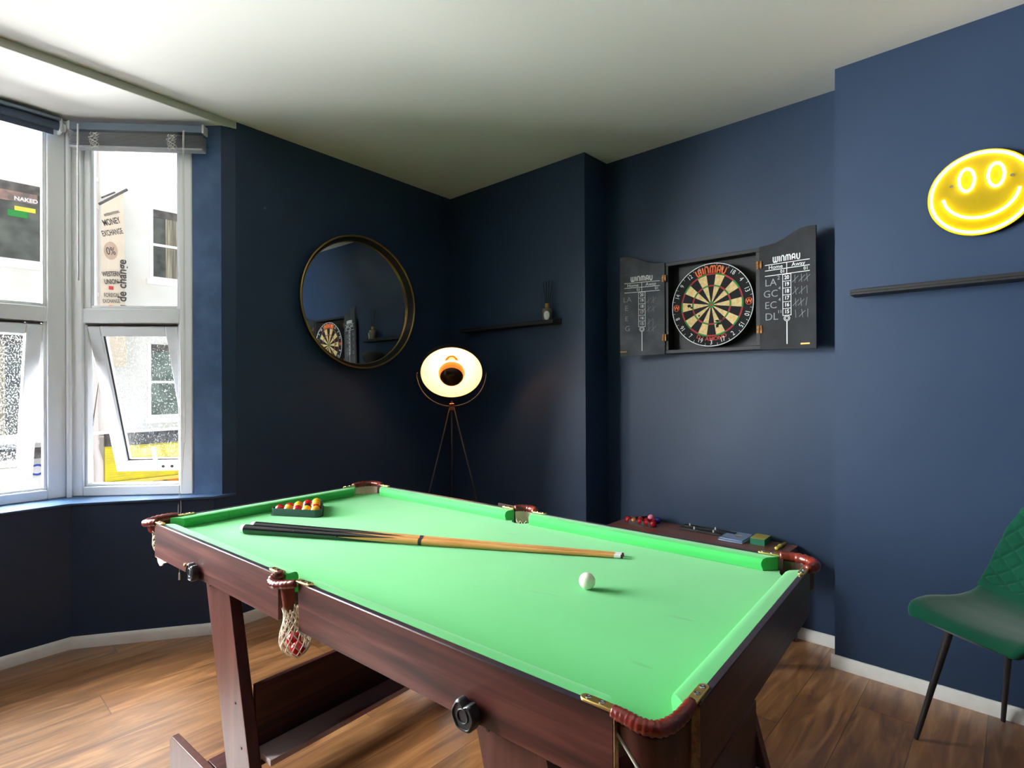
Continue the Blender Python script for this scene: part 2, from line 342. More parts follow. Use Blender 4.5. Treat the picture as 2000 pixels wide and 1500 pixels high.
wa.prism([(AX(.3), .3), U1, L1, (-.1, -1.6), (-.30, -1.5), (-.30, .3)], 0, LZ-.002)
wa.prism([U3, (AX(YD), YD), (-.3, YD), (-.3, -4.3), (-.02, -4.05), Wd, U4], 0, H+.05)
struct(wa.build('wall_left', M['navy']))
bw = MB(); bw.prism([L1, L2, L3, L4, (.05, -4.15), (-.52, -3.6), (-.60, -2.15), (-.15, -1.6), (.0, -1.6)], 0, LZ-.012)
struct(bw.build('wall_bay', M['navy']))
lg = MB(); lg.prism([U1, (L1[0]+.004, L1[1]-.003), (L2[0]+.006, L2[1]-.004), (L3[0]+.006, L3[1]), L4, U3, (.05, -4.15), (-.52, -3.6), (-.60, -2.15), (-.15, -1.6), (.05, -1.60)], LZ-.012, LZ)
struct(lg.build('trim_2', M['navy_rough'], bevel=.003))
# plastered reveal beside the side window
rv = MB(); rv.prism([(U2[0]+.001, U2[1]-.0015), (Wa[0]+.002, Wa[1]-.0015), (Wa[0]-.01, Wa[1]+.01), (U2[0]-.01, U2[1]+.01)], LZ, BC-.004)
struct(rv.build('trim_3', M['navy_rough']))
wb = MB()
wb.prism([(-.05, Y1), (1.231, Y1), (1.231, Y2), (2.6, Y2), (2.6, Y2+.2), (-.05, Y2+.2)], 0, H+.05)
struct(wb.build('wall_back', M['navy']))
cb_ = MB()       # chimney breast, its corner leans a touch
cb_.loft([[Vector(p) for p in ((2.543, Y3, 0), (XR, Y3, 0), (XR, Y2+.2, 0), (2.543, Y2+.2, 0))],
          [Vector(p) for p in ((2.557, Y3, H+.05), (XR, Y3, H+.05), (XR, Y2+.2, H+.05), (2.557, Y2+.2, H+.05))]])
struct(cb_.build('wall_breast', M['navy']))
struct(MB().box(XR, XR+.1, YD, Y2+.2, 0, H+.05).build('wall_right', M['navy']))
struct(MB().box(-.3, XR+.1, YD-.1, YD, 0, H+.05).build('wall_front', M['navy']))

def skirting(name, pts, h=.055, t=.016, side=1):
    b = MB()
    for (a, c) in zip(pts, pts[1:]):
        a, c = Vector((*a, 0)), Vector((*c, 0)); d = (c-a).normalized(); n = Vector((-d.y, d.x, 0))*side
        prof = [(0, 0), (t, 0), (t, h-.014), (t-.004, h-.006), (t-.008, h), (0, h)]
        b.loft([[p+n*q+Vector((0, 0, z)) for q, z in prof] for p in (a, c)])
    return struct(b.build(name, M['trim'], smooth=35))
skirting('baseboard_left', [(AX(0)-.0, Y1), U1, (L1[0]+.001, L1[1])], side=1)
skirting('baseboard_bay', [L1, L2, L3, L4], side=1)
skirting('baseboard_pier', [(0.0, Y1), (1.231, Y1)], side=-1)
skirting('baseboard_recess', [(1.231, Y2), (2.54, Y2)], side=-1)
skirting('baseboard_breast', [(2.53, Y3), (XR, Y3)], side=-1)

# ------------------------------------------------------------------ bay windows
def window(name, P, Q, tilt, zb=LZ, zt=2.625, mull=.062, drops=True):
    P, Q = Vector((*P, 0)), Vector((*Q, 0)); u = (Q-P).normalized(); n = Vector((-u.y, u.x, 0)); W = (Q-P).length     # n points outdoors
    T = Matrix(((u.x, n.x, 0, P.x), (u.y, n.y, 0, P.y), (0, 0, 1, 0), (0, 0, 0, 1)))
    root = bpy.data.objects.new(name, None); C.objects.link(root); root.matrix_world = T; root['kind'] = 'structure'
    f = MB(); d0, d1 = -.006, .06
    tb, tt = 1.594, 1.672
    def member(a0, a1, z0, z1, vert):       # chamfered profile bars
        f.box(a0, a1, d0, d1, z0, z1)
    member(0, mull, zb, zt, 1); member(W-mull-.004, W, zb, zt, 1)
    member(mull, W-mull-.004, zb, zb+.05, 0); member(mull, W-mull-.004, zt-.06, zt, 0); member(mull, W-mull-.004, tb, tt, 0)
    f.build('window_frame', M['upvc'], root, bevel=.006)
    # glazing bead round the fixed top light
    b = MB(); x0, x1 = mull, W-mull-.004
    for (a0, a1, z0, z1) in ((x0, x0+.036, tt, zt-.06), (x1-.016, x1, tt, zt-.06), (x0+.036, x1-.016, tt, tt+.016), (x0+.036, x1-.016, zt-.08, zt-.06)):
        b.box(a0, a1, d0+.012, d1-.01, z0, z1)
    for (a0, a1, z0, z1) in ((x0, x0+.014, zb+.05, tb), (x1-.014, x1, zb+.05, tb), (x0+.014, x1-.014, zb+.05, zb+.062)):
        b.box(a0, a1, d0+.014, d1-.004, z0, z1)
    b.build('glazing_bead', M['upvc'], root, bevel=.004)
    MB().box(x0+.03, x1-.012, .026, .030, tt+.01, zt-.07).build('pane', M['glass'], root)
    # top-hung sash swung outwards
    s0, s1, h = x0+.016, x1-.016, tb-zb-.066
    Rt = Matrix.Translation((0, .03, tb-.006)) @ Matrix.Rotation(tilt, 4, 'X')
    sb = MB(); k = .062
    for (a0, a1, z0, z1) in ((s0, s0+k, -h, 0), (s1-k, s1, -h, 0), (s0+k, s1-k, -h, -h+k), (s0+k, s1-k, -k+.008, 0)):
        sb.box(a0, a1, -.028, .028, z0, z1, T=Rt)
    sash = sb.build('sash', M['upvc'], root, bevel=.005)
    MB().box(s0+k-.01, s1-k+.01, .0, .004, -h+k-.01, -k+.018, T=Rt).build('sash_pane', M['wetglass'] if drops else M['glass'], sash)
    gk = MB()
    for (a0, a1, z0, z1) in ((s0+k, s0+k+.003, -h+k, -k+.008), (s0+k, s1-k, -h+k, -h+k+.003)): gk.box(a0, a1, -.012, -.002, z0, z1, T=Rt)
    gk.build('gasket', M['grime'], sash)
    hd = MB(); hx = s0+(s1-s0)*.50
    hd.box(hx, hx+.10, -.036, -.026, -h+.022, -h+.044, T=Rt); hd.box(hx-.006, hx+.012, -.05, -.034, -h+.03, -h+.15, T=Rt)
    hd.build('handle', M['white'], sash, bevel=.003)
    for q in (.035, .082): MB().lathe([(.0075, 0), (.0075, .004)], 12, Rt @ Matrix.Translation((hx+q, -.036, -h+.033)) @ Matrix.Rotation(PI/2, 4, 'X')).build('handle_screw', M['grime'], sash)
    st = MB()       # folding stay at the visible side
    a = Rt @ Vector((s0-.006, .01, -.04)); c = Rt @ Vector((s0-.006, .0, -.27)); e = Vector((x0+.012, .05, zb+.36))
    st.tube([a, c], .0035, 6); st.tube([c, e], .0028, 6)
    st.build('stay', M['grime'], root)
    gr = MB(); gr.box(x0+.015, x1-.015, d0+.001, d0+.03, tb-.006, tb-.001); gr.build('top_gap_seal', M['grime'], root)
    return root, T, W
w1, T1, W1 = window('window_1', Wb, Wa, math.radians(17))
w2, T2, W2 = window('window_2', (-.398, -2.84), (-.438, -2.215), math.radians(16), mull=.07)
window('window_3', Wc, (-.398, -2.85), math.radians(0.01), mull=.07, drops=False)
window('window_4', Wd, Wc, math.radians(0.01), drops=False)
cp = MB(); cp.tube([(-.425, -2.203, LZ), (-.425, -2.203, 2.625)], .012, 10); cp.tube([(-.395, -3.5, LZ), (-.395, -3.5, 2.625)], .02, 10)
cp.box(-.50, -.44, -2.23, -2.17, LZ, BC); cp.box(-.47, -.40, -3.53, -3.47, LZ, BC)
struct(cp.build('trim_4', M['upvc'], smooth=40))
hb = MB()        # plaster head above the frames
hb.prism([Wa, Wb, (-.398, -2.845), Wc, Wd, (-.03, -4.05), (-.45, -3.58), (-.50, -2.17), (-.09, -1.7)], 2.62, BC+.01)
struct(hb.build('trim_5', M['ceiling']))

# venetian blind pulled up over window 1 (window coordinates: x along, -y into the room)
vb = thing('venetian_blind', 'grey slatted blind pulled up to the top of the angled bay window', 'blind', (0, 0, 0)); vb.matrix_world = T1
b = MB(); b.box(.045, .695, -.075, -.03, 2.565, 2.603); b.build('headrail', M['blindrail'], vb, bevel=.003)
for a_ in (.040, .688): MB().box(a_, a_+.010, -.078, -.03, 2.562, 2.607).build('end_bracket', M['white'], vb, bevel=.002)
sl = MB()
for i in range(11):
    z = 2.488+i*.0060; dx = random.uniform(-.003, .003)
    sl.loft([[Vector((x, -.078+k*.05, z+.0022*math.sin(k*PI))) for k in (0, .25, .5, .75, 1)]+[Vector((x, -.078+k*.05, z+.0012+.0022*math.sin(k*PI))) for k in (1, .75, .5, .25, 0)] for x in (.048+dx, .692+dx)])
sl.build('slats', M['blind'], vb)
MB().box(.05, .69, -.076, -.032, 2.474, 2.486).build('bottom_rail', M['blind'], vb, bevel=.002)
for cx in (.172, .545):
    b = MB()
    for j in range(5):
        b.tube([(cx+.012*math.sin(j*2+t*.9)*(1+.3*j % 2), -.084-.004*(t % 2), 2.545-.075*t/9+.004*math.sin(j+t)) for t in range(10)], .0014, 5)
    b.build('ladder_cord', M['cord'], vb)
MB().tube([(.098, -.088, 2.585), (.098, -.088, 2.56), (.0965, -.086, 1.80)], .0042, 8).build('tilt_wand', M['white'], vb, smooth=True)
b = MB(); b.tube([(.606, -.086, 2.57), (.606, -.088, 2.49), (.607, -.088, 1.6), (.606, -.09, .98)], .0016, 5)
b.tube([(.601, -.086, 2.57), (.60, -.088, 2.49), (.602, -.088, 1.6), (.601, -.09, .98)], .0013, 5); b.build('pull_cord', M['cord'], vb)
ti = T1.inverted()
def wl_(p): return ti @ Vector(p)
pc = MB(); px0 = wl_((.020, -1.834, .70)).x; d_ = wl_((.020, -1.834, .70)).y
for j in range(2):
    pc.tube([(.604-.003*j, -.09, .98), (px0-.004+.006*j, d_*.6, .85), (px0+.010*j, d_, .70), (px0+.014*j, d_-.006, .64), (px0+.004, d_-.008, .585)], .0015, 5)
for j in range(6):
    a = j*1.1; pc.tube([(px0+.006, d_-.008, .585), (px0+.018*math.cos(a), d_-.012, .575+.018*math.sin(a)), (px0+.03*math.cos(a+.8), d_-.010, .557+.012*math.sin(a+.8))], .0013, 5)
pc.tube([(px0+.004, d_-.008, .58), (px0+.008, d_-.008, .45), (px0+.006, d_-.008, .325)], .0014, 5)
pc.build('pull_cord', M['cord'], vb)
MB().lathe([(.002, .035), (.004, .03), (.0055, .0), (.0045, -.003)], 10, Matrix.Translation((px0+.006, d_-.008, .292))).build('cord_tassel', M['white'], vb, smooth=True)

rb = thing('roller_blind', 'dark slate roller blind wound up above the front bay window', 'blind', (0, 0, 0)); rb.matrix_world = T2
b = MB(); b.tube([(.01, -.045, 2.578), (W2-.035, -.045, 2.578)], .022, 20); b.build('fabric_roll', M['slate_blind'], rb, smooth=50)
MB().box(.015, W2-.055, -.047, -.043, 2.528, 2.566).build('fabric_hem', M['slate_blind'], rb)
MB().box(0, W2-.03, -.075, -.006, 2.600, 2.614).build('valance', M['blindrail'], rb, bevel=.002)
b = MB(); b.box(W2-.034, W2-.022, -.068, -.008, 2.545, 2.614); b.build('end_bracket', M['white'], rb, bevel=.003)
MB().lathe([(.016, 0), (.02, .004), (.02, .014), (.014, .018)], 18, Matrix.Translation((W2-.022, -.045, 2.575)) @ Matrix.Rotation(PI/2, 4, 'Y')).build('chain_wheel', M['white'], rb, smooth=40)

# ------------------------------------------------------------------ round mirror on wall A
AN = Vector((1, .0656, 0)).normalized(); AT = Vector((-.0656, 1, 0)).normalized()
mc = Vector((AX(-.835)+.012, -.835, 1.788))
MYAW = -1.65
RA = Matrix(((AT.x, 0, AN.x, mc.x), (AT.y, 0, AN.y, mc.y), (0, 1, 0, mc.z), (0, 0, 0, 1))) @ Matrix.Rotation(math.radians(MYAW), 4, 'Y') @ Matrix.Rotation(math.radians(-.4), 4, 'X')      # local z = out of wall
mr = thing('round_mirror', 'large round wall mirror with deep dark bowl frame and thin gold rim', 'mirror'); mr.matrix_world = RA
MB().lathe([(.385, .018), (.0001, .018)], 96, cap=False).build('mirror_glass', M['mirror'], mr)
MB().lathe([(.36, .001), (.392, .004), (.414, .060), (.410, .062), (.386, .021), (.384, .012), (.36, .001)], 96, cap=False).build('bowl_frame', M['black'], mr, smooth=30)
def ring(R, z, r, seg=96): return [(R*math.cos(2*PI*i/seg), R*math.sin(2*PI*i/seg), z) for i in range(seg)]
MB().tube(ring(.411, .062, 0), .0062, 10, closed=True).build('outer_rim', M['gold'], mr, smooth=True)
MB().tube(ring(.385, .021, 0), .003, 8, closed=True).build('inner_rim', M['gold'], mr, smooth=True)

# ------------------------------------------------------------------ floor lamp in the corner
LX, LY = .455, -.385
lt = thing('floor_lamp', 'lit black dish lamp with warm gold inside on thin tripod in corner', 'lamp', (LX, LY, 0))
fdir = Vector((3.16-LX, -2.744-LY, 0)).normalized(); sdir = Vector((-fdir.y, fdir.x, 0))     # towards the room, sideways
tz = 1.125
for k, a in enumerate((0, 2*PI/3, -2*PI/3)):
    a += PI
    d = fdir*math.cos(a)+sdir*math.sin(a)
    MB().tube([d*.012+Vector((0, 0, tz)), d*.335+Vector((0, 0, .004))], .0055, 8).build('leg', M['legmetal'], lt, smooth=True)
MB().lathe([(.006, -.03), (.02, -.02), (.02, -.004), (.012, .0), (.012, .012), (.017, .014), (.017, .022), (.006, .026), (.006, .04)], 16, Matrix.Translation((0, 0, tz))).build('hub', M['copper'], lt, smooth=40)
dc = Vector((0, 0, 1.345)); yr = .225
MB().tube([dc+sdir*yr*math.cos(t)+Vector((0, 0, -1))*yr*math.sin(t)*.96 for t in [PI*i/36 for i in range(37)]], .0038, 8).build('yoke', M['legmetal'], lt, smooth=True)
tl = math.radians(-37)
ax = (fdir*math.cos(tl)+Vector((0, 0, 1))*math.sin(tl)).normalized(); up = sdir.cross(ax).normalized()
TD = Matrix(((sdir.x, up.x, ax.x, 0), (sdir.y, up.y, ax.y, 0), (sdir.z, up.z, ax.z, dc.z), (0, 0, 0, 1)))   # local z = opening direction
RD, DD = .203, .150
outer = [(.0001, -DD)]+[(RD*math.sin(PI/2*i/14), -DD*math.cos(PI/2*i/14)) for i in range(1, 15)]
inner = [(r-.0022 if r > .01 else r, z+.003) for r, z in outer]; inner[-1] = (RD-.003, .0)
shade = MB().lathe(outer+[(RD+.002, .003), (RD-.002, .003)], 72, TD, cap=False).build('lamp_shade', M['lampshade_out'], lt, smooth=40)
MB().lathe([(r*.985, z+.002) for r, z in inner], 72, TD, cap=False).build('shade_lining', M['lampshade_in'], shade, smooth=True)
for sg in (-1, 1):
    MB().lathe([(.006, 0), (.006, .004), (.003, .006)], 10, Matrix.Translation(dc+sdir*sg*(yr-.004)) @ sdir.to_track_quat('Z', 'Y').to_matrix().to_4x4()).build('pivot_knob', M['copper'], lt)
MB().lathe([(.040, -DD+.006), (.042, -.132), (.034, -.126), (.020, -.122), (.020, -.085), (.016, -.080)], 24, TD).build('bulb_holder', M['copper'], lt, smooth=40)
rb_ = .086
gp = [(rb_*math.sin(PI*i/40), -rb_*math.cos(PI*i/40)) for i in range(41)]
bulb = MB().lathe(gp[:20], 40, TD, cap=False).build('bulb', M['bulb'], lt, smooth=True)
MB().lathe(gp[19:28], 40, TD, cap=False).build('amber_band', M['amber'], bulb, smooth=True)
MB().lathe([(r*1.005, z*1.005) for r, z in gp[27:]], 40, TD, cap=False).build('bulb_crown', M['bulbcap'], bulb, smooth=True)

# ------------------------------------------------------------------ picture ledges, diffuser, socket
def ledge(name, x0, x1, yw, z, label):
    b = MB(); D = .092
    b.box(x0, x1, yw-D, yw, z, z+.010); b.box(x0, x1, yw-.010, yw, z+.010, z+.036); b.box(x0, x1, yw-D, yw-D+.010, z+.010, z+.022)
    return tag(b.build(name, M['blackwood'], bevel=.0015), label, 'shelf')
ledge('picture_ledge', .20, 1.055, Y1, 1.645, 'slim black picture ledge on the pier above the lit lamp')
ledge('picture_ledge', 2.627, 3.55, Y3, 1.640, 'slim black picture ledge under the neon smiley face')
df = thing('reed_diffuser', 'taupe glass reed diffuser with gold neck and oval cream label', 'diffuser', (.975, -.0445, 1.6555))
MB().lathe([(.0001, 0), (.026, 0), (.029, .004), (.0345, .075), (.0345, .082), (.030, .090), (.014, .096), (.014, .098)], 32).build('bottle', M['bottle'], df, smooth=40)
MB().lathe([(.015, .096), (.015, .118), (.017, .120), (.012, .121)], 24).build('neck', M['gold'], df, smooth=40)
for k, (a, l) in enumerate(((-.16, .0), (-.08, .3), (.10, .9), (.02, 2.0), (.14, 2.8))):
    MB().tube([(0, 0, .02), (.135*a*1.6+.004*math.cos(l), .02*math.sin(l*2), .262)], .0021, 6).build('reed', M['black'], df)
vd = (Vector((3.16, -2.744, 0))-Vector((.975, -.047, 0))).normalized(); an = math.atan2(vd.y, vd.x)-.1
lb = MB(); lb.loft([[Vector(((.0335+.0012*0+.0008+.0055*((.5+.5*t)))*math.cos(an+.5*s*math.sqrt(max(0, 1-t*t))), (.0335+.0008+.0055*((.5+.5*t)))*math.sin(an+.5*s*math.sqrt(max(0, 1-t*t))), .042+.028*t)) for s in [-1+.2*i for i in range(11)]] for t in [-1+.1*i for i in range(21)]], closed=False)
o = lb.build('label', M['label'], df, smooth=True)
tag(MB().tube([(0, 0.012*math.cos(t), .012*math.sin(t)) for t in [2*PI*i/20 for i in range(20)]], .004, 8, closed=True).build('ring', M['black'], loc=(1.04, -.045, 1.671), smooth=True), 'small dark ring standing on the pier ledge beside the diffuser', 'ring')
sk = thing('wall_socket', 'white double plug socket low on the pier behind the table', 'socket', (.573, Y1, .408))
MB().box(-.073, .073, -.010, 0, -.043, .043).build('faceplate', M['white'], sk, bevel=.003)
for sx in (-1, 1):
    MB().box(sx*.018-.006, sx*.018+.006, -.014, -.009, .014, .030).build('switch', M['white'], sk, bevel=.001)
for cx in (-.036, .036):
    b = MB()
    b.box(cx-.002, cx+.002, -.0108, -.0095, -.006, .002); b.box(cx-.012, cx-.006, -.0108, -.0095, -.024, -.020); b.box(cx+.006, cx+.012, -.0108, -.0095, -.024, -.020)
    b.build('pin_holes', M['black'], sk)

# ------------------------------------------------------------------ dartboard cabinet
CF = .166          # front plane y
cab = thing('dartboard_cabinet', 'open black dartboard cabinet with chalked scoreboard doors on recess wall', 'cabinet', (1.93, Y2, 1.70))
def cabp(b): return b
X0, X1, Z0, Z1 = 1.670-1.93, 2.190-1.93, 1.440-1.70, 1.956-1.70
cy = CF-Y2
b = MB(); t = .020
b.box(X0, X1, cy, -.002, Z1-t, Z1); b.box(X0, X1, cy, -.002, Z0, Z0+t); b.box(X0, X0+t, cy, -.002, Z0+t, Z1-t); b.box(X1-t, X1, cy, -.002, Z0+t, Z1-t)
b.build('carcass', M['blackwood'], cab, bevel=.002)
MB().box(X0+t, X1-t, -.012, -.003, Z0+t, Z1-t).build('back_panel', M['blackwood'], cab)
def door(side):
    s = side; Wd_ = .262
    root_pts = []
    prof = [(0, Z0-.003), (Wd_, Z0-.008)]
    top = [(Wd_, .315), (Wd_*.86, .318), (Wd_*.72, .312), (Wd_*.58, .296), (Wd_*.44, .277), (Wd_*.30, .264), (Wd_*.14, .259), (0, .257)]
    hinge = Matrix.Translation(((X1+.002) if s > 0 else (X0-.002), cy+.004, 0)) @ Matrix.Rotation(math.radians(-3 if s > 0 else 14), 4, 'Z')
    b = MB(); b.extr(prof+top, lambda a, z: (hinge @ Vector((s*a, 0, z))), lambda a, z: (hinge @ Vector((s*a, -.014, z))))
    d = b.build('scoreboard_door', M['chalkboard'] if s > 0 else M['dustyboard'], cab, bevel=.001)
    fl = hinge @ Matrix.Translation((0, -.0146, 0))
    pr = MB()
    def bar(x0, x1, z0, z1): pr.box(x0, x1, -.0006, 0, z0, z1, T=fl)
    o_ = (lambda a: a) if s > 0 else (lambda a: a-Wd_)       # from door's left edge
    for z in (.157, .129, .102): bar(o_(.028), o_(.235), z, z+.0032)
    bar(o_(.130), o_(.133), .102, .157)
    bar(o_(.111), o_(.1135), -.10, .102); bar(o_(.149), o_(.1515), -.10, .102)
    for k in range(7): bar(o_(.111), o_(.1515), -.10+.0335*k-.0012, -.10+.0335*k+.0012)
    bar(o_(.129), o_(.133), -.24, -.128)
    for R_ in (.0135, .008):
        pts = [Vector((o_(.131)+R_*math.cos(a), -.0006, -.114+R_*math.sin(a))) for a in [2*PI*i/20 for i in range(20)]]
        pr.tube([fl @ p for p in pts], .0013, 5, closed=True)
    pr.build('printed_lines', M['print_white'], d)
    base = fl @ RB
    stroke_word('WINMAU', .027, .0032, lambda x, y: fl @ Vector((o_(.130)+x, -.0004, .181+y))).build('logo_lettering', M['print_white'], d)
    for it_ in ([('Home', .027, (o_(.079), .144), 0), ('Away', .027, (o_(.184), .144), 0), ('01', .022, (o_(.112), .117), 0), ('01', .022, (o_(.218), .117), 0)]
            + [(str(20-k), .026, (o_(.131), .085-.0335*k), 0, .0004, .85) for k in range(6)]): letters([it_], 'printed_lettering', M['print_white'], d, base)
    if s > 0:
        ch = [('LA', .05, (.055, .068), 0, -.0004), ('2', .028, (.093, .088), 0), ('GC', .05, (.055, .012), 0, -.0004), ('4', .022, (.097, .036), 0), ('EC', .05, (.055, -.045), 0, -.0004), ('4', .022, (.097, -.020), 0), ('DL', .052, (.058, -.102), 0, -.0004), ('11', .022, (.098, -.080), 0)]
    else:
        ch = [('LA', .044, (o_(.045), .062), 0, -.0004), ('E', .044, (o_(.04), .012), 0, -.0004), ('E', .04, (o_(.04), -.05), 0, -.0004), ('G', .044, (o_(.045), -.108), 0, -.0004)]
    for it_ in ch: letters([it_], 'chalk_lettering', M['chalk'], d, base)
    random.seed(3)
    rows = (.072, .014, -.043, -.098) if s > 0 else (.05, .0, -.075, -.115)
    for rz in rows:
        tl_ = MB()
        for k in range(3 if s > 0 else 2):
            x = o_(.170+.027*k)+random.uniform(-.003, .003); sl_ = random.uniform(-.006, .006)
            tl_.tube([fl @ Vector((x, -.0006, rz+.021)), fl @ Vector((x+sl_, -.0006, rz-.018))], .0010, 4)
            if random.random() < .7: tl_.tube([fl @ Vector((x-.012, -.0006, rz-.014)), fl @ Vector((x+.016, -.0006, rz+.014))], .0010, 4)
        tl_.build('tally_marks', M['chalk'], d)
    lb_ = MB(); lx = o_(.213 if s > 0 else .020); lb_.box(lx-.02, lx+.02, -.001, 0, -.246, -.239, T=fl); lb_.build('maker_plate', M['gold'], d)
for s in (1, -1): door(s)
for hx, hz in ((X1, .165), (X1, -.16), (X0, .168), (X0, -.168)):
    b = MB(); b.box(hx-.012, hx+.014 if hx > 0 else hx+.012, cy-.016, cy-.0125, hz-.019, hz+.019); b.tube([(hx, cy-.017, hz-.019), (hx, cy-.017, hz+.019)], .003, 8)
    b.build('hinge', M['aged_brass'], cab)

# the dartboard, hung inside
BX, BY, BZ = 1.940, .162, 1.691
dbt = thing('dartboard', 'round dartboard with cream and black segments hanging inside open cabinet', 'dartboard', (BX, BY, BZ))
MB().lathe([(.216, -.070), (.2245, -.066), (.2255, -.004), (.222, .0), (.0001, .0)], 96, RB).build('board_body', M['board_black'], dbt, smooth=30)
sg = MB(); radii = [.0165, .099, .107, .162, .170]; N20 = [20, 1, 18, 4, 13, 6, 10, 15, 2, 17, 3, 19, 7, 16, 8, 11, 14, 9, 12, 5]
def P_(r, a, h=.0008): return RB @ Vector((r*math.sin(a), r*math.cos(a), h))
for i in range(20):
    for j in range(4):
        base_mi = 0 if i % 2 == 0 else 1
        mi = base_mi if j in (0, 2) else (2 if i % 2 == 0 else 3)
        for q in range(3):
            a0 = math.radians(-9+18*i+6*q); a1 = a0+math.radians(6)
            sg.face([P_(radii[j], a0), P_(radii[j], a1), P_(radii[j+1], a1), P_(radii[j+1], a0)], mi)
for rr, mi in ((.0165, 3), (.007, 2)):
    sg.face([P_(rr, 2*PI*k/24, .0012 if mi == 3 else .0016) for k in range(24)], mi)
sg.build('segments', [M['board_black'], M['board_cream'], M['board_red'], M['board_green']], dbt)
# worn dark dings from play
random.seed(11)
for (r, a, sz_) in ((.125, 272, .014), (.11, 268, .010), (.112, 158, .014), (.095, 160, .012), (.10, 145, .010), (.085, 232, .008), (.075, 250, .009), (.14, 4, .007), (.12, 165, .012)):
    a = math.radians(a); c = Vector((r*math.sin(a), r*math.cos(a), .0018))
    dg = MB(); dg.face([RB @ (c+Vector((sz_*random.uniform(.45, 1.2)*math.cos(t), sz_*random.uniform(.35, .9)*math.sin(t), 0))) for t in [2*PI*k/9 for k in range(9)]]); dg.build('worn_patch', M['board_black'], dbt)
sp_ = MB()
for rr in radii: sp_.tube([P_(rr, 2*PI*k/60, .0016) for k in range(60)], .0004, 4, closed=True)
for i in range(20):
    a = math.radians(9+18*i); sp_.tube([P_(.0165, a, .0016), P_(.172, a, .0016)], .0004, 4)
sp_.build('spider_wire', M['wire'], dbt)
nr = MB(); nr.tube([P_(.2215, 2*PI*k/80, .004) for k in range(80)], .0021, 6, closed=True)
for i in range(20):
    a = math.radians(9+18*i); nr.tube([P_(.207, a, .003), P_(.2215, a, .004)], .0008, 4)
nr.build('number_ring', M['print_white'], dbt, smooth=True)
for it_ in [(str(n), .036, (.1985*math.sin(math.radians(18*i)), .1985*math.cos(math.radians(18*i))), -math.radians(18*i)+(PI if n in (7, 19, 17, 2) else 0), -.0003, .8) for i, n in enumerate(N20) if n not in (20, 3, 6, 11)]: letters([it_], 'wire_number', M['print_white'], dbt, Matrix.Translation((0, -.004, 0)) @ RB)
letters([('3', .034, (0, -.2025), 0, 0, .8)], 'wire_number', M['print_white'], dbt, Matrix.Translation((0, -.004, 0)) @ RB)
def arcp(x, y):
    a = x/.190; return RB @ Vector(((.190+y)*math.sin(a), (.190+y)*math.cos(a), .0016))
stroke_word('WINMAU', .036, .0042, arcp).build('logo_lettering', M['logo_orange'], dbt)
for ex in (-.198, .198): letters([('W', .030, (ex, 0), 0, .0008)], 'logo_emblem', M['logo_orange'], dbt, Matrix.Translation((0, -.003, 0)) @ RB)
for sx in (-1, 1): MB().tube([RB @ Vector((sx*.198+.017*math.cos(t), .017*math.sin(t), .003)) for t in [2*PI*k/24 for k in range(24)]], .0012, 5, closed=True).build('emblem_ring', M['logo_orange'], dbt)
arc = []
for k, chh in enumerate('DIAMOND'):
    a = PI+math.radians(-(k-3)*7.6); arc.append((chh, .028, (.184*math.sin(a), .184*math.cos(a)), PI-a, .0004, 1.15))
letters(arc, 'name_lettering', M['logo_red'], dbt, Matrix.Translation((0, -.0012, 0)) @ RB)

# ------------------------------------------------------------------ neon smiley
sm = thing('neon_smiley_sign', 'glowing yellow neon smiley face on clear yellow disc mounted on wall', 'neon sign', (3.050, Y3, 1.992))
MB().lathe([(.0001, .022), (.1615, .022), (.1625, .024), (.1625, .026), (.1615, .028), (.0001, .028)], 80, RB).build('backing_disc', M['acrylic'], sm, smooth=30)
def nt_(path, name, closed=False): MB().tube([RB @ Vector((x, y, .033)) for x, y in path], .0048, 10, closed=closed).build(name, M['neon'], sm, smooth=True)
nt_([(.150*math.cos(2*PI*k/90), .150*math.sin(2*PI*k/90)) for k in range(90)], 'outline_tube', True)
for ex in (-.040, .046): nt_([(ex+.023*math.cos(2*PI*k/36), .056+.043*math.sin(2*PI*k/36)) for k in range(36)], 'eye_tube', True)
nt_([(.112*math.cos(a), .008+.103*math.sin(a)) for a in [math.radians(188+k*4) for k in range(42)]], 'mouth_tube')
for sx in (-1, 1): MB().lathe([(.004, 0), (.004, .031), (.0055, .032), (.0055, .035)], 12, Matrix.Translation((sx*.088+.002, 0, .042)) @ RB).build('standoff_screw', M['chrome'], sm)

# ------------------------------------------------------------------ pool table (local: u along, v across)
TR = math.radians(3.6146)
TX, TY = 1.721*math.cos(TR)+1.7655*math.sin(TR), 1.721*math.sin(TR)-1.7655*math.cos(TR)
TM = Matrix.Translation((TX, TY, 0)) @ Matrix.Rotation(TR, 4, 'Z')
def tw(x, y, z): return TM @ Vector((x-1.721, y+1.7655, z))        # from table axes to the room
pt = thing('pool_table', 'folding pool table with green cloth and mahogany sides, leather pockets', 'pool table', (TX, TY, 0), TR)
HU, HV, ZT, ZB, RZ = .961, .4685, .793, .757, .678
KC, KE = .075, .092      # corner cuts along long and short sides
MC = -.012               # centre pocket
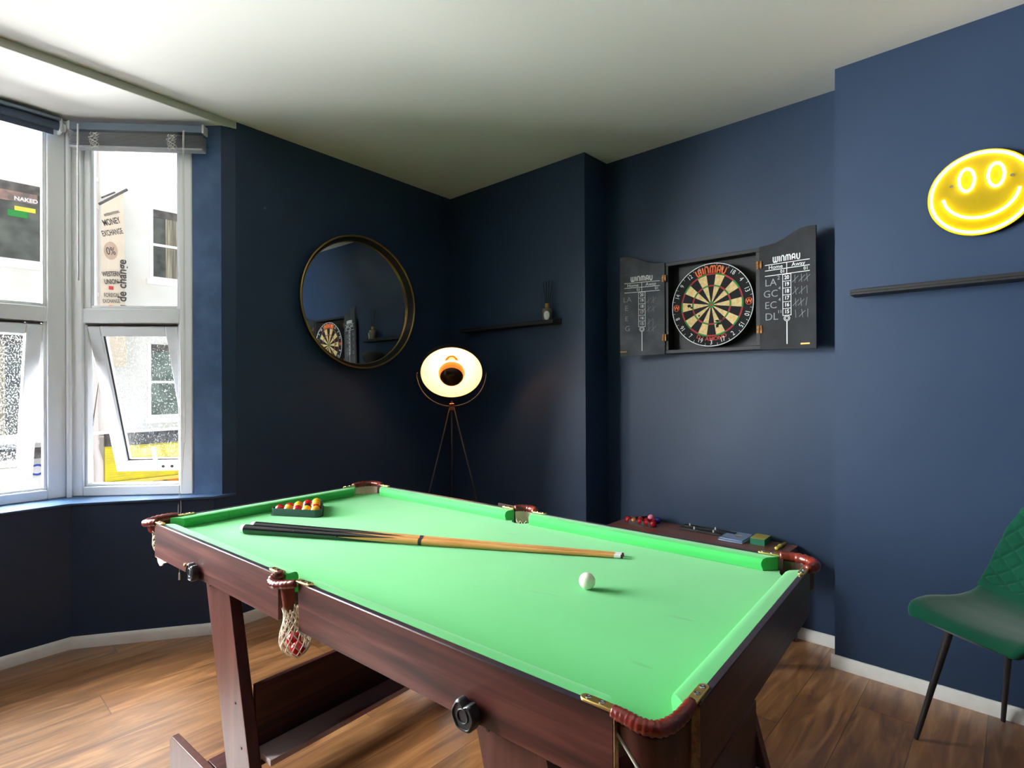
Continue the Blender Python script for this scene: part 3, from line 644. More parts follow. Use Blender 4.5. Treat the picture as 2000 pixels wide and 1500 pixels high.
# side boards
def board(x0, x1, y0, y1, m, nm='side_board'):
    MB().box(x0, x1, y0, y1, RZ, ZT).build(nm, m, pt, bevel=.0015)
board(-HU+.052, MC-.056, -HV, -HV+.014, M['mahog']); board(MC+.038, HU-.088, -HV, -HV+.014, M['mahog'])
board(-HU+KC, MC-.05, HV-.014, HV, M['mahog']); board(MC+.05, HU-KC, HV-.014, HV, M['mahog'])
board(-HU, -HU+.014, -HV+KE, HV-KE, M['mahog_end'], 'end_board'); board(HU-.014, HU, -HV+.102, HV-.072, M['mahog_end'], 'end_board')
for (x0, x1, y0, y1) in ((HU-.0885, HU-.087, -HV+.0005, -HV+.013), (MC+.0375, MC+.039, -HV+.0005, -HV+.013), (HU-.0135, HU-.0005, -HV+.101, -HV+.1025)):
    MB().box(x0, x1, y0, y1, RZ+.001, ZT-.004).build('raw_board_edge', M['chip'], pt)
MB().prism([(-HU+.052, -HV+.001), (-HU+.07, -HV+.001), (-HU+.13, -HV+.001), (-HU+.13, -HV+.010), (-HU+.052, -HV+.010)], RZ-.002, RZ+.0).build('torn_edge', M['torn'], pt)
tn = MB(); tn.extr([(-HU+.055, RZ+.001), (-HU+.062, RZ-.006), (-HU+.068, RZ-.018), (-HU+.085, RZ-.027), (-HU+.102, RZ-.024), (-HU+.118, RZ-.012), (-HU+.15, RZ-.003), (-HU+.17, RZ+.001)], lambda a, z: (a, -HV+.004, z), lambda a, z: (a, -HV+.008, z))
tn.build('torn_backing', M['torn'], pt)
# slate-thin bed with pocket bites
def bed_poly(hu, hv, rc, rm):
    P = []
    def arcp(cx, cy, r, a0, a1, n=10):
        for i in range(n+1): a = math.radians(a0+(a1-a0)*i/n); P.append((cx+r*math.cos(a), cy+r*math.sin(a)))
    arcp(-hu, -hv, rc, 90, 0); arcp(MC, -hv, rm, 180, 0); arcp(hu, -hv, rc, 180, 90)
    arcp(hu, hv, rc, 270, 180); arcp(MC, hv, rm, 360, 180); arcp(-hu, hv, rc, 0, -90)
    return P
b = MB(); b.prism(bed_poly(HU-.015, HV-.015, .068, .040), ZB-.012, ZB)
b.build('playing_bed', M['cloth'], pt)
b = MB(); b.prism(bed_poly(HU-.015, HV-.015, .10, .06), RZ+.018, ZB-.013); b.build('bed_frame', M['mahog'], pt)
# faint chalk scuffs on the cloth
# cushions
CP = [(0, ZB+.0005), (.034, ZB+.001), (.0385, ZT-.020), (.038, ZT-.012), (.034, ZT-.004), (.027, ZT-.0005), (.018, ZT), (.0005, ZT)]
def cushion(a0, a1, m0, m1, f):       # from a0 to a1 along, mitres m0 m1, f(a,d)->(u,v)
    b = MB(); b.loft([[Vector((*f(a0+m0*d, d), z)) for d, z in CP], [Vector((*f(a1-m1*d, d), z)) for d, z in CP]])
    b.build('cushion', M['cloth'], pt, smooth=30)
I = .0125
cushion(-HU+.105, MC-.042, .9, .35, lambda a, d: (a, HV-I-d)); cushion(MC+.042, HU-.088, .35, .9, lambda a, d: (a, HV-I-d))
cushion(-HU+.090, MC-.042, .9, .2, lambda a, d: (a, -HV+I+d)); cushion(MC+.042, HU-.090, .35, .9, lambda a, d: (a, -HV+I+d))
cushion(-HV+.062, HV-.090, .9, .9, lambda a, d: (-HU+I+d, a)); cushion(-HV+.082, HV-.088, .9, .9, lambda a, d: (HU-I-d, a))
# dark rail lip on top of the boards
for (x0, x1, y0, y1) in ((-HU+.07, MC-.06, -HV, -HV+.0122), (MC+.055, HU-.10, -HV, -HV+.0122), (-HU+.09, MC-.05, HV-.0122, HV), (MC+.05, HU-.09, HV-.0122, HV), (-HU, -HU+.0122, -HV+.09, HV-.09), (HU-.0122, HU, -HV+.11, HV-.08)):
    MB().box(x0, x1, y0, y1, ZT, ZT+.0015).build('rail_lip', M['lip'], pt, bevel=.0006)

def smooth_path(pts, n=6):
    P = [Vector(p) for p in pts]; P = [P[0]*2-P[1]]+P+[P[-1]*2-P[-2]]; out = []
    for i in range(1, len(P)-2):
        for k in range(n):
            t = k/n; a, b_, c, d = P[i-1], P[i], P[i+1], P[i+2]
            out.append(.5*((2*b_)+(c-a)*t+(2*a-5*b_+4*c-d)*t*t+(3*b_-a-3*c+d)*t**3))
    out.append(P[-2]); return out
def brass(p, ang, L=.058):      # plate from p running along ang
    T = Matrix.Translation(p) @ Matrix.Rotation(ang, 4, 'Z')
    b = MB(); n = 8
    pr = [(0, -.0085), (L-.0085, -.0085)]+[(L-.0085+.0085*math.cos(a), .0085*math.sin(a)) for a in [-PI/2+PI*i/n for i in range(1, n)]]+[(L-.0085, .0085), (0, .0085)]
    b.loft([[T @ Vector((x, y, z)) for x, y in pr] for z in (0, .005)])
    o = b.build('bracket', M['brass'], pt, bevel=.0015)
    for q in (.022, .045):
        s_ = MB(); TT = T @ Matrix.Translation((q, 0, .0048)); s_.lathe([(.0052, 0), (.0048, .0012), (.003, .0016), (.0001, .001)], 12, TT); s_.build('screw', M['chrome'], o)
def pocket(path, aprons, brs, net=None, wr=.0125, lead=None, dark=False):
    sp = smooth_path(path, 7); rs = []
    random.seed(len(path)*7+int(path[0][0]*100))
    for i in range(len(sp)):
        t = i/(len(sp)-1); k = math.sin(PI*t)**.5 if 0 < t < 1 else 0
        rs.append(wr*(.9+.25*k*(.5+.5*math.sin(i*2.4))*1.0))
    roll = MB().tube(sp, rs, 14).build('pocket_leather', M['leather'], pt, smooth=True)
    if aprons:
        z0, zl, zr, ins, m = aprons
        b = MB(); n = len(sp); cen = sum((Vector((p.x, p.y, 0)) for p in sp), Vector())/n
        for off in (0,):
            rings = []
            for j in range(9):
                row = []
                for i, p in enumerate(sp):
                    t = i/(n-1); zb = zl+(zr-zl)*t; z = z0+(zb-z0)*j/8; s_ = 1-ins*j/8
                    q = cen+(Vector((p.x, p.y, 0))-cen)*s_
                    row.append(Vector((q.x, q.y, z)))
                rings.append(row)
            b.loft(rings, closed=False)
        a = b.build('pocket_apron', M[m], pt, smooth=True)
        md = a.modifiers.new('s', 'SOLIDIFY'); md.thickness = .0025
        edge = rings[-1]
        if lead: MB().tube([p+Vector((0, 0, -.001)) for p in edge], .0026, 8).build('edge_rope', M['net'], pt, smooth=True)
    for p, a in brs: brass(Vector(p), a)
    if net:
        cx, cy, zt_, zb_, r0, r1, dx, dy, nn = net
        b = MB(); K = 9
        def q(i, j):
            t = j/K; r = r0*(1-t)**.7*.9+r1*math.sin(PI*min(1, max(0, (t-.15)/.85)))**.8*t if j < K else .004
            a = 2*PI*(i+.5*(j % 2))/nn
            return Vector((cx+dx*t+r*math.cos(a), cy+dy*t+r*math.sin(a), zt_+(zb_-zt_)*t))
        for i in range(nn):
            for j in range(K):
                b.tube([q(i, j), q(i if j % 2 else i, j+1)], .0013, 4)
                b.tube([q(i, j), q(i+(1 if j % 2 else -1), j+1)], .0013, 4)
        b.build('pocket_net', M['net'], pt)
zr_ = ZT+.002
# near right corner (largest in view)
pocket([(.868, -.4600, zr_-.002), (.890, -.4615, zr_-.003), (.911, -.4620, zr_-.005), (.932, -.4540, zr_-.006), (.944, -.4300, zr_-.006), (.948, -.4000, zr_-.005), (.949, -.3700, zr_-.002)],
       (ZT-.012, ZT-.026, ZT-.150, .04, 'leather_dark'), [((.872, -.4600, ZT+.001), PI), ((.950, -.372, ZT+.001), PI/2)], net=(HU-.047, -HV+.047, ZT-.056, ZT-.21, .034, .034, 0, 0, 10), wr=.0105, lead=True)
# near middle
hc = (MC-.006, -HV+.004)
pocket([(MC-.050, -HV+.010, zr_), (MC-.058, -HV-.006, zr_-.004), (MC-.050, -HV-.021, zr_-.011), (MC-.024, -HV-.023, zr_-.013), (MC+.008, -HV-.015, zr_-.008), (MC+.036, -HV-.004, zr_-.002)],
       None, [((MC-.052, -HV+.010, ZT+.001), PI), ((MC+.030, -HV+.002, ZT+.002), .10)], net=(hc[0]+.004, hc[1]-.002, ZT-.068, ZT-.180, .021, .043, .034, -.001, 12), wr=.0100)
b = MB(); b.loft([[Vector((hc[0]+.0245*(1-.06*j)*math.cos(t), hc[1]+.0245*(1-.06*j)*math.sin(t), ZT-.006-.0115*j-.004*(j == 6)*math.sin(-t))) for t in [PI+PI*i/16 for i in range(17)]] for j in range(7)], closed=False)
a_ = b.build('pocket_apron', M['leather'], pt, smooth=True); md = a_.modifiers.new('s', 'SOLIDIFY'); md.thickness = .003
# far middle, far corners, near left
pocket([(MC-.048, HV-.002, zr_), (MC-.036, HV+.020, zr_), (MC-.004, HV+.032, zr_), (MC+.030, HV+.022, zr_), (MC+.046, HV-.002, zr_)],
       (ZT-.006, ZT-.05, ZT-.05, .1, 'net'), [((MC-.046, HV-.006, ZT+.001), PI), ((MC+.046, HV-.006, ZT+.001), 0)], net=(MC, HV-.004, ZT-.03, ZT-.17, .036, .03, 0, 0, 9))
pocket([(HU-.086, HV-.006, zr_), (HU-.050, HV+.004, zr_), (HU-.010, HV-.010, zr_), (HU+.008, HV-.045, zr_), (HU-.004, HV-.084, zr_)],
       (ZT-.006, ZT-.06, ZT-.06, .1, 'leather_dark'), [((HU-.084, HV-.007, ZT+.001), PI), ((HU-.007, HV-.084, ZT+.001), -PI/2)], net=(HU-.048, HV-.045, ZT-.05, ZT-.15, .028, .022, 0, 0, 9))
pocket([(-HU+.100, HV-.006, zr_), (-HU+.055, HV+.006, zr_), (-HU+.012, HV-.006, zr_), (-HU-.006, HV-.050, zr_), (-HU+.004, HV-.096, zr_)],
       (ZT-.006, ZT-.05, ZT-.05, .1, 'net'), [((-HU+.098, HV-.007, ZT+.001), 0), ((-HU+.007, HV-.094, ZT+.001), -PI/2)], net=(-HU+.04, HV-.04, ZT-.03, ZT-.17, .04, .03, 0, 0, 9))
pocket([(-HU+.056, -HV+.006, zr_), (-HU+.024, -HV-.010, zr_-.004), (-HU-.014, -HV-.004, zr_-.010), (-HU-.018, -HV+.030, zr_-.004), (-HU-.004, -HV+.066, zr_), (-HU+.006, -HV+.090, zr_)],
       (ZT-.006, ZT-.04, ZT-.03, .2, 'leather'), [((-HU+.056, -HV+.007, ZT+.001), 0), ((-HU+.007, -HV+.088, ZT+.001), PI/2)], net=(-HU+.03, -HV+.03, ZT-.03, ZT-.12, .035, .02, 0, 0, 9))
# knobs
def knob(x, z):
    R, n = .0275, 40; pr = []
    for i in range(n):
        a = 2*PI*i/n; dn = abs((a-math.radians(80)+PI) % (2*PI)-PI); r = R*(1-.34*math.exp(-(dn/.30)**2))*(1+.03*math.cos(6*a)); pr.append((r*math.cos(a), r*math.sin(a)))
    b = MB(); b.loft([[Vector((x+a*k, -HV-h, z+c*k)) for a, c in pr] for h, k in ((.004, .9), (.006, 1), (.020, 1), (.023, .92), (.024, .84), (.0215, .8))])
    o = b.build('knob', M['rubber'], pt, smooth=35)
    MB().lathe([(.012, 0), (.012, .006)], 16, Matrix.Translation((x, -HV, z)) @ RB).build('spindle', M['chrome'], o)
    MB().tube([(x+.012*math.cos(t), -HV-.022, z+.012*math.sin(t)) for t in [2*PI*i/24 for i in range(24)]], .0014, 5, closed=True).build('knob_ring', M['rubber'], o)
knob(1.166-1.721, .702); knob(2.315-1.721, .697)
MB().lathe([(.006, 0), (.005, .003), (.0001, .004)], 12, Matrix.Translation((1.073-1.721, -HV, .700)) @ RB).build('brass_stud', M['brass'], pt, smooth=True)
# folding leg frames
def leg_frame(dx):
    lx = lambda z: 1.177+(.647-z)*.266-1.721+dx
    for v0, nm in ((-2.212+1.7655, 'near'), (-1.366+1.7655, 'far')):
        b = MB(); b.extr([(lx(.0), 0.0), (lx(0)+.158, 0.0), (lx(.69)+.158, .69), (lx(.69), .69)], lambda a, z: (a, v0, z), lambda a, z: (a, v0+.033, z))
        o = b.build('leg', M['mahog_leg'], pt, bevel=.002)
        for zz, q in ((.66, .03), (.36, .115), (.245, .12)):
            MB().lathe([(.004, 0), (.0035, .0015)], 8, Matrix.Translation((lx(zz)+q, v0, zz)) @ RB).build('screw_cap', M['black'], o)
        y0, y1 = (v0-.024, v0-.001) if v0 < 0 else (v0+.034, v0+.057)
        MB().extr([(.945-1.721+dx, .006), (.945-1.721+dx, .100), (.960-1.721+dx, .115), (1.86-1.721+dx, .115), (1.875-1.721+dx, .100), (1.875-1.721+dx, .006)], lambda a, z: (a, y0, z), lambda a, z: (a, y1, z)).build('foot', M['mahog_leg'], pt, bevel=.002)
        for fx in (1.0, 1.82): MB().lathe([(.012, 0), (.012, .008)], 10, Matrix.Translation((fx-1.721+dx, (y0+y1)/2, 0))).build('foot_pad', M['rubber'], pt)
    v0, v1 = -2.178+1.7655, -1.367+1.7655
    MB().box(1.402-1.721+dx, 1.420-1.721+dx, v0, v1, .235, .412).build('cross_panel', M['mahog_end'], pt, bevel=.001)
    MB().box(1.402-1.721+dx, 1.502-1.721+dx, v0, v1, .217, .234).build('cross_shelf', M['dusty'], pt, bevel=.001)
    MB().box(1.170-1.721+dx, 1.300-1.721+dx, v0-.03, v1+.03, .094, .112).build('foot_rail', M['mahog_end'], pt, bevel=.001)
leg_frame(0); leg_frame(1.13)

# ------------------------------------------------------------------ things on the table
BR = .0205
def ball(name, m, loc, label, cat, group=None, r=BR): return tag(MB().sphere((0, 0, 0), r, 32).build(name, M[m], loc=loc, smooth=True), label, cat, group)
ball('cue_ball', 'ball_white', (2.365, -1.609, ZB+BR), 'plain white cue ball alone on the open green cloth', 'ball')
def cue(name, p0, p1, label, jt):
    p0, p1 = Vector(p0), Vector(p1); L = (p1-p0).length; d = (p1-p0).normalized()
    root = thing(name, label, 'cue'); root.matrix_world = Matrix.Translation(p0) @ d.to_track_quat('X', 'Z').to_matrix().to_4x4()
    R = lambda t: .0162*(1-t)+.0058*t
    def seg(t0, t1, nm, m, k=1.): return MB().tube([(L*(t0+(t1-t0)*i/6), 0, 0) for i in range(7)], [R(t0+(t1-t0)*i/6)*k for i in range(7)], 18).build(nm, m, root, smooth=40)
    seg(0, .012, 'rubber_bumper', M['white'], .93); seg(.010, .29, 'butt', M['cue_black'], 1.001); seg(.29, jt, 'forearm', M['cue_wood']); seg(jt, .982, 'shaft', M['cue_wood'])
    seg(jt-.004, jt+.005, 'joint_collar', M['black'], 1.04); seg(.980, .995, 'ferrule', M['white'], 1.0); seg(.995, 1.0, 'tip', M['leather_dark'], .95)
    for a in range(4):        # long black points spliced into the forearm
        ang = a*PI/2+PI/4; b = MB(); n = 12; row = []
        for i in range(n+1):
            t = .285+.17*i/n; wdt = 1.05*(1-i/n)*.75; r = R(t)+.0004
            row.append([Vector((L*t, r*math.cos(ang+wdt*k/3), r*math.sin(ang+wdt*k/3))) for k in range(-3, 4)])
        b.loft(row, closed=False); b.build('black_splice', M['cue_black'], root, smooth=True)
    return root
cue('pool_cue', (1.180, -1.974, ZB+.0165), (2.304, -1.341, ZB+.0062), 'nearer of two black-butted wooden cues lying side by side on cloth', .51)
cue('pool_cue', (1.168, -1.934, ZB+.0165), (2.296, -1.322, ZB+.0062), 'farther of two black-butted wooden cues lying side by side on cloth', .50)

# triangle of balls
def rack(name, org, rot, side, hgt, m, label, off=.004):
    root = thing(name, label, 'rack', org, rot)
    Rr = side/math.sqrt(3); cs = [(Rr*math.cos(math.radians(90+120*k)), Rr*math.sin(math.radians(90+120*k))) for k in range(3)]
    def rounded(s, rad):
        out = []
        for k in range(3):
            a0 = 90+120*k; cx, cy_ = cs[k][0]*s, cs[k][1]*s; nx, ny = math.cos(math.radians(a0)), math.sin(math.radians(a0)); cx -= nx*rad*2; cy_ -= ny*rad*2
            for i in range(9): a = math.radians(a0-60+120*i/8); out.append((cx+rad*math.cos(a), cy_+rad*math.sin(a)))
        return out
    b = MB(); o1, i1, fl = rounded(1.0, .02), rounded(.955, .018), rounded(1.06, .024)
    V = lambda P, z: [Vector((x, y, z)) for x, y in P]
    b.loft([V(i1, .001), V(i1, hgt), V(o1, hgt), V(o1, .004), V(fl, .003), V(fl, .0), V(i1, 0.0), V(i1, .001)], cap=False)
    b.build('triangle_frame', M[m], root, smooth=35)
    return root
rk = tw(.932, -1.742, ZB)
SD = .242; rang = math.radians(27)+TR
rack('ball_rack', (rk.x, rk.y, ZB+.0005), rang, SD, .028, 'rack', 'dark green plastic triangle holding yellow and red balls by left cushion')
cols = ['yellow', 'red', 'yellow', 'yellow', 'black', 'red', 'yellow', 'red', 'yellow', 'yellow', 'red', 'yellow', 'red', 'yellow', 'yellow']
RT = Matrix.Translation((rk.x, rk.y, 0)) @ Matrix.Rotation(rang, 4, 'Z')
k = 0; rw = ['apex', 'second', 'third', 'fourth', 'base']; pl = {1: ['only'], 2: ['left', 'right'], 3: ['left', 'middle', 'right'], 4: ['far left', 'centre left', 'centre right', 'far right'], 5: ['far left', 'inner left', 'middle', 'inner right', 'far right']}
scheme = [['yellow'], ['red', 'yellow'], ['yellow', 'red', 'yellow'], ['red', 'yellow', 'black', 'red'], ['red', 'yellow', 'red', 'yellow', 'yellow']]
bmesh_cache = {}
for r_ in range(5):
    for c_ in range(r_+1):
        cc = scheme[r_][c_]; BK = .0195; x = (c_-r_/2)*2*BK; y = (8/3-r_)*2*BK*.866
        p = RT @ Vector((x, y, ZB+BK+.001))
        if cc == 'black': lb_ = 'black ball among the red and yellow balls in green triangle'
        else: lb_ = '%s ball in the green triangle, %s of %s row from the apex' % (cc, pl[r_+1][c_], {0: 'the first', 1: 'the second', 2: 'the third', 3: 'the fourth', 4: 'the fifth'}[r_])
        if cc in bmesh_cache:
            o = bmesh_cache[cc].copy(); C.objects.link(o); o.location = p; o['label'] = lb_
        else:
            o = ball('pool_ball', 'ball_'+cc, p, lb_, 'ball', 'racked balls in the green triangle', r=.0193); bmesh_cache[cc] = o
# balls caught in the near middle net
for (x, y, z, lb_) in ((MC+.010, -HV+.004, ZT-.145, 'red ball showing brightest in the net of near middle pocket'), (MC+.034, -HV+.001, ZT-.158, 'dark red ball behind another in the near middle pocket net')):
    ball('pool_ball', 'ball_red', TM @ Vector((x, y, z)), lb_, 'ball', 'balls in the near middle pocket net', r=.0175)

# ------------------------------------------------------------------ low side table in the recess and its things
SZ = .462
stb = thing('side_table', 'low brown laminate table standing against the recess wall under dartboard', 'table', (1.885, .02, 0))
MB().box(-.475, .460, -.195, .208, SZ-.030, SZ).build('tabletop', M['sidewood'], stb, bevel=.002)
for sx in (-.455, .440):
    for sy in (-.175, .178): MB().box(sx-.018, sx+.018, sy-.018, sy+.018, 0, SZ-.030).build('leg', M['mahog_leg'], stb, bevel=.002)
sr = rack('snooker_ball_rack', (1.560, .120, SZ+.0005), math.radians(1), .205, .026, 'rack_black', 'black plastic triangle of mostly red balls on low side table')
sb_r = .0185
snk = [(1.478, .074, 'red', 'leftmost red ball in the black triangle'), (1.516, .072, 'brown', 'brown ball in the black triangle'), (1.556, .074, 'red', 'second front red ball from left in the black triangle'), (1.598, .073, 'red', 'third front red ball from left in the black triangle'), (1.636, .073, 'red', 'rightmost front red ball in the black triangle'),
       (1.536, .108, 'red', 'red ball in the back row of the black triangle, left'), (1.577, .107, 'red', 'red ball in the back row of the black triangle, centre'), (1.616, .108, 'red', 'red ball in back row of the black triangle, right')]
for x, y, cc, lb_ in snk: ball('snooker_ball', 'ball_'+cc, (x, y, SZ+sb_r+.001), lb_, 'ball', 'balls in the black triangle', r=sb_r)
ball('snooker_ball', 'ball_pink', (1.588, .139, SZ+sb_r+.016), 'pink ball at the back of the black triangle', 'ball', 'balls in the black triangle', r=sb_r)
ball('snooker_ball', 'ball_blue', (1.630, .140, SZ+sb_r+.006), 'blue ball at the back of the black triangle', 'ball', 'balls in the black triangle', r=sb_r)
cc_ = thing('cue_case', 'long flat dark case with small silver clasps against the recess wall', 'case', (1.90, .165, SZ), math.radians(2))
MB().box(-.135, .155, -.032, .0, 0, .014).build('case_base', M['black'], cc_, bevel=.003)
MB().box(-.130, .155, .004, .036, 0, .020).build('case_lid', M['black'], cc_, bevel=.003)
for (x, y, z) in ((-.092, .012, .024), (-.052, -.026, .018), (.050, .010, .024), (.052, -.026, .018)):
    MB().lathe([(.0045, -.008), (.005, .0), (.003, .008), (.0005, .011)], 10, Matrix.Translation((x, y, z))).build('clasp', M['white'], cc_, smooth=True)
bb = thing('plastic_case', 'flat translucent blue plastic case on the low side table', 'case', (2.070, .150, SZ), math.radians(1))
MB().box(-.062, .062, -.085, .085, 0, .008).build('case_base', M['bluebox'], bb, bevel=.003)
MB().box(-.060, .060, -.083, .083, .009, .016).build('case_lid', M['bluebox'], bb, bevel=.003)
MB().lathe([(.018, 0), (.018, .0006)], 24, Matrix.Translation((.012, 0, .0162))).build('round_sticker', M['curtain'], bb)
gb = thing('card_box', 'small green cardboard box with patterned top on the low side table', 'box', (2.190, .155, SZ), math.radians(2))
MB().box(-.035, .035, -.052, .052, 0, .030).build('box_body', M['greenbox'], gb, bevel=.001)
MB().box(-.0345, .0345, -.0515, .0515, .0302, .033).build('box_top', M['greencard'], gb, bevel=.001)
ym = thing('yellow_stick', 'short pale yellow stick with knobbly end on low side table', 'stick', (2.290, .12, SZ+.009), math.radians(88))
MB().tube([(-.03, 0, 0), (.0, 0, 0), (.095, .003, -.001)], [.007, .0075, .0065], 12).build('stick', M['yellow'], ym, smooth=True)
MB().lathe([(.0001, -.012), (.008, -.01), (.009, 0), (.008, .010), (.0001, .012)], 14, Matrix.Translation((-.034, 0, .0)) @ Matrix.Rotation(PI/2, 4, 'Y')).build('knob_end', M['yellow'], ym, smooth=True)
MB().lathe([(.0001, -.008), (.009, -.006), (.0092, .006), (.0001, .008)], 14, Matrix.Translation((.010, 0, .001)) @ Matrix.Rotation(PI/2, 4, 'Y')).build('collar', M['yellow'], ym, smooth=True)

# ------------------------------------------------------------------ green velvet chair
CA = math.atan2(-.84, -.55)
ch = thing('velvet_chair', 'green velvet dining chair with quilted back and black tapered legs', 'chair', (3.165, -.275, 0), CA)
def shell_w(t):      # half width along the profile 0 front .. 1 top
    pts = [(0, .150), (.1, .185), (.2, .203), (.3, .208), (.4, .222), (.5, .228), (.6, .225), (.7, .210), (.8, .188), (.9, .150), (1, .085)]
    for (a, x), (b_, y) in zip(pts, pts[1:]):
        if t <= b_: k = (t-a)/(b_-a); k = k*k*(3-2*k)*.5+k*.5; return x+(y-x)*k
    return pts[-1][1]
prof = smooth_path([(.250, 0, .452), (.235, 0, .470), (.16, 0, .470), (.05, 0, .458), (-.06, 0, .456), (-.140, 0, .478), (-.185, 0, .53), (-.215, 0, .61), (-.240, 0, .70), (-.262, 0, .79), (-.275, 0, .865)], 8)
def shell(t):
    i = t*(len(prof)-1); k = int(min(i, len(prof)-2)); return prof[k].lerp(prof[k+1], i-k)
def chair_surf(name, t0, t1, nt, ns, quilt=False, thick=.042):
    b = MB(); fr, bk = [], []
    for i in range(nt+1):
        t = t0+(t1-t0)*i/nt; p = shell(t); dt = (shell(min(1, t+.01))-shell(max(0, t-.01))).normalized(); nrm = Vector((dt.z, 0, -dt.x)); nrm = -nrm if nrm.z < 0 and t < .5 else nrm
        nrm = Vector((-dt.z, 0, dt.x)); 
        if nrm.dot(Vector((.6, 0, .8))) < 0: nrm = -nrm
        W_ = shell_w(t); a, c = [], []
        for j in range(ns+1):
            s = -1+2*j/ns; y = W_*math.sin(s*PI/2)*.35+W_*s*.65
            lift = (.030*s*s if t < .5 else .042*s*s)
            q = p+Vector((0, y, 0))+nrm*lift
            e_ = min(1, (1-abs(s))*7)**.5; thk = thick*(.40+.60*e_)
            hq = 0
            if quilt:
                al = (t-t0)*.78; u_, v_ = (y+al)/.062, (y-al)/.062
                hq = -.0065*max(math.exp(-((u_-round(u_))/.085)**2), math.exp(-((v_-round(v_))/.085)**2))*e_
            a.append(q+nrm*(thk*.5+hq)); c.append(q-nrm*thk*.5)
        fr.append(a); bk.append(c)
    rings = [a+c[::-1] for a, c in zip(fr, bk)]
    b.loft(rings)
    return b.build(name, M['velvet'], ch, smooth=60)
chair_surf('seat', 0, .545, 40, 36)
chair_surf('backrest', .54, 1, 110, 110, True)
MB().tube([shell(.545)+Vector((.0+.018-.0*s, s*shell_w(.545)*.98, .006+.035*s*s)) for s in [-1+.1*i for i in range(21)]], .0035, 8).build('seam_piping', M['velvet'], ch, smooth=True)
for (bx, by) in ((.205, .205), (.205, -.205), (-.205, .205), (-.205, -.205)):
    top = Vector((bx*.66, by*.62, .448)); bot = Vector((bx, by, .004)); 
    MB().tube([bot, bot.lerp(top, .5), top], [.0075, .0105, .0135], 16).build('leg', M['legmetal'], ch, smooth=50)
MB().box(-.14, .14, -.14, .14, .438, .446).build('seat_plate', M['legmetal'], ch)

# ------------------------------------------------------------------ across the street
FX = -7.0
fb = thing('white_building', 'white rendered building across the street seen through the bay window', 'building', (FX, 0, -3.2))
def fz(z): return z+3.2
holes = []
b = MB(); b.box(-.4, 0, -3.4, 4.5, 3.72, 11.2); b.box(-.4, -.05, -3.4, 4.5, 0, 3.70); b.build('wall', M['stucco'], fb)
def fwin(y0, y1, z0, z1, m, mid=None, curtain=None, sill=True, frame=.05):
    f = MB(); d = .03
    for (a0, a1, c0, c1) in ((y0-frame, y0, z0-frame, z1), (y1, y1+frame, z0-frame, z1), (y0, y1, z0-frame, z0), ):
        f.box(0, d, a0, a1, fz(c0), fz(c1))
    if mid: f.box(0, d, y0, y1, fz(mid-.02), fz(mid+.02))
    if sill: f.box(0, .10, y0-.10, y1+.10, fz(z0-.13), fz(z0-.05))
    fo = f.build('window', M['trim'], fb)
    MB().box(.002, .012, y0, y1, fz(z0), fz(z1)).build('window_pane', M[m], fo)
    MB().box(.012, .026, y0, y1, fz(z1-.12), fz(z1)).build('window_head', M['greywood'], fo)
    if curtain:
        cu = MB(); yy0, yy1 = curtain
        cu.loft([[Vector((.016+.006*math.sin(k*1.9), yy0+(yy1-yy0)*k/24, z)) for k in range(25)] for z in (fz(z0), fz(z1-.12))], closed=False)
        cu.build('net_curtain', M['curtain'], fo)
fwin(-.155, .75, 3.02, 4.09, 'darkpane', 3.53, (.02, .40)); fwin(-.19, .75, .82, 1.94, 'greenpane', 1.34)
fwin(-3.0, -1.51, 3.03, 4.08, 'darkpane'); fwin(-3.0, -1.62, .62, 1.98, 'darkpane', None, (-2.6, -1.9))
MB().box(0, .03, -.50, 4.4, fz(4.60), fz(4.68)).build('string_course', M['trim'], fb)
MB().box(0, .16, -1.25, 4.4, fz(.565), fz(.61)).build('cornice', M['trim'], fb)
MB().box(0, .10, -.80, 4.4, fz(.37), fz(.563)).build('gutter_board', M['greywood'], fb)
MB().box(.0, .06, -.80, 4.4, fz(-.16), fz(.37)).build('shop_fascia', M['shopyellow'], fb)
b = MB(); 
for k in range(14): b.box(.06, .068, -.78, 4.4, fz(-.14+.036*k), fz(-.134+.036*k))
b.build('fascia_slats', M['shopyellow'], fb)
MB().box(0, .10, -.80, 4.4, fz(-.22), fz(-.165)).build('fascia_trim', M['yellow'], fb)
MB().box(0, .04, -.40, 4.4, fz(-1.6), fz(-.225)).build('shop_window', M['shoporange'], fb)
MB().box(0, .35, -3.2, -1.10, fz(.30), fz(.42)).build('shop_canopy', M['greywood'], fb)
b = MB(); b.tube([(.09, -.875, fz(-1.2)), (.09, -.875, fz(.15)), (.09, -.93, fz(.35)), (.09, -.93, 11)], .052, 14)
b.build('drainpipe', M['pinkstucco'], fb, smooth=True)
for z in (4.3, 3.9, 2.6, 1.3, .55, .42): MB().lathe([(.062, 0), (.062, .06)], 16, Matrix.Translation((.09, -.93, fz(z)))).build('pipe_bracket', M['pinkstucco'], fb)
letters([('CO', .22, (-1.50, fz(.10)), 0, .004), ('S', .2, (-1.52, fz(-.22)), 0, .004)], 'shop_lettering', M['bluesign'], fb, Matrix.Translation((.02, 0, 0)) @ RF)
letters([('NAKED', .075, (-1.68, fz(3.86)), 0, .002)], 'window_lettering', M['print_white'], fb, Matrix.Translation((.03, 0, 0)) @ RF).hide_render = False
MB().box(.013, .02, -2.4, -1.56, fz(3.82), fz(4.0)).build('faded_poster', M['fadedred'], fb)
b = MB(); b.prism([(.014, -1.80), (.022, -1.80), (.022, -1.58), (.014, -1.58)], fz(3.70), fz(3.76)); b.build('yellow_sign', M['shopyellow'], fb)
MB().box(.014, .022, -1.87, -1.66, fz(3.61), fz(3.70)).build('green_sign', M['board_green'], fb)

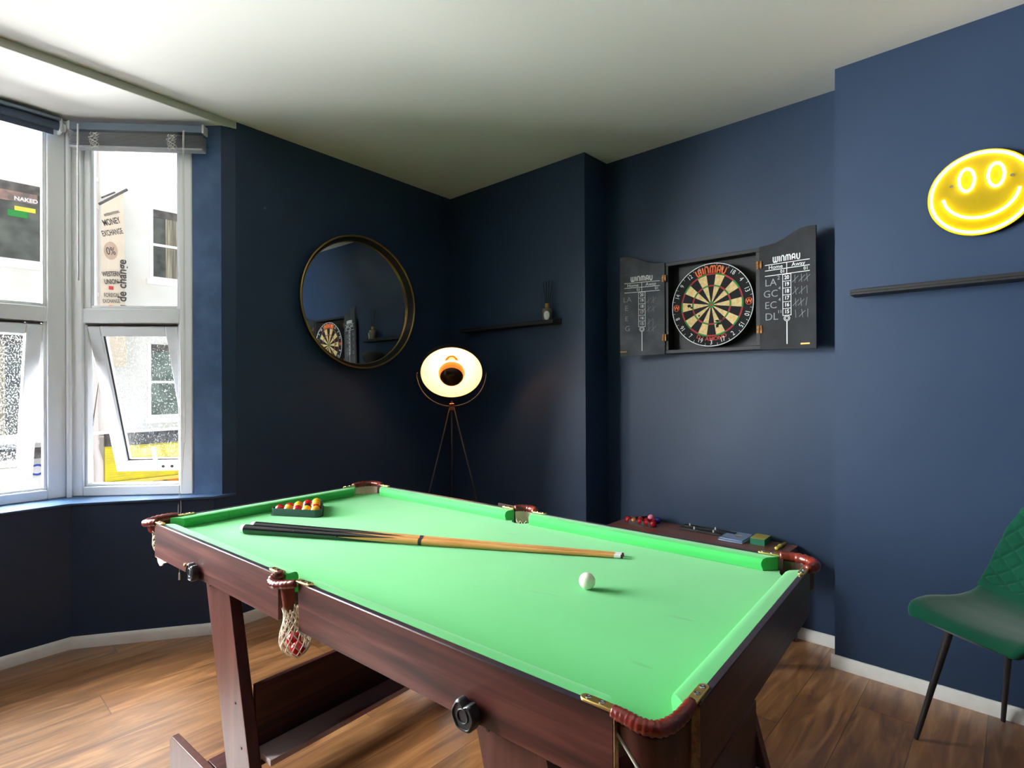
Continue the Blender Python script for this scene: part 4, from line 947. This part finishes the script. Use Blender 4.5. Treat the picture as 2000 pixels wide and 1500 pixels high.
bn = thing('money_exchange_banner', 'tall beige money exchange banner hanging from slanted pole across street', 'banner', (-6.3, -.82, 1.55))
b = MB(); zt0, zt1 = 3.84-1.55, 4.05-1.55
rings = []
for k in range(13):
    t = k/12; x = .012*math.sin(t*7); row = []
    ya_, yb_ = -.135-.02*t, .125+.03*t
    zt_ = [zt0, zt1]
    for (yy, zz) in ((ya_, zt0*(1-t)), (yb_, zt1*(1-t))): row.append((x, yy, zz))
    rings.append([Vector((x-.003, ya_, zt0*(1-t))), Vector((x-.003, yb_, zt1*(1-t))), Vector((x+.003, yb_, zt1*(1-t))), Vector((x+.003, ya_, zt0*(1-t)))])
b.loft(rings); b.build('banner_cloth', M['bannercloth'], bn, smooth=30)
b = MB(); b.tube([(0, -.16, zt0-.02), (0, .17, zt1+.06)], .018, 8); b.tube([(0, .02, zt1-.02), (-.68, .0, zt1+.06)], .012, 8); b.build('pole', M['greywood'], bn, smooth=True)
BB = Matrix.Translation((.018, 0, 0)) @ RF
for it_ in [('INTERNATIONAL', .05, (-.015, 2.17), .50, .0008, .52), ('MONEY', .12, (-.02, 2.05), .42, .002, .52), ('EXCHANGE', .11, (-.01, 1.90), .36, .0015, .44), ('0%', .15, (-.03, 1.63), .15, .001, .62), ('WESTERN', .095, (-.025, 1.31), .18, .002, .50), ('UNION', .095, (-.025, 1.20), .15, .002, .52),
         ('FOREIGN', .08, (-.025, 1.01), .10, .0005, .52), ('EXCHANGE', .075, (-.025, .925), .10, .0005, .5), ('CAJA DE', .08, (-.02, .745), .08, .0005, .52), ('CAMBIO', .08, (-.02, .665), .08, .0005, .52), ('Bureau de change', .15, (.105, 1.0), PI/2, .003, 1.0)]: letters([it_], 'banner_lettering', M['bannerink'], bn, BB)
MB().lathe([(.085, 0), (.085, .001)], 32, Matrix.Translation((.0165, -.03, 1.64)) @ Matrix.Rotation(PI/2, 4, 'Y') @ Matrix.Diagonal((1.5, .95, 1, 1))).build('round_seal', M['bannerseal'], bn)
MB().box(.0165, .0175, -.055, .0, 1.09, 1.14).build('red_flag', M['bannerred'], bn)
MB().box(.0165, .0175, -.055, .0, .82, .87).build('orange_flag', M['logo_orange'], bn)
bpy.context.view_layer.update()
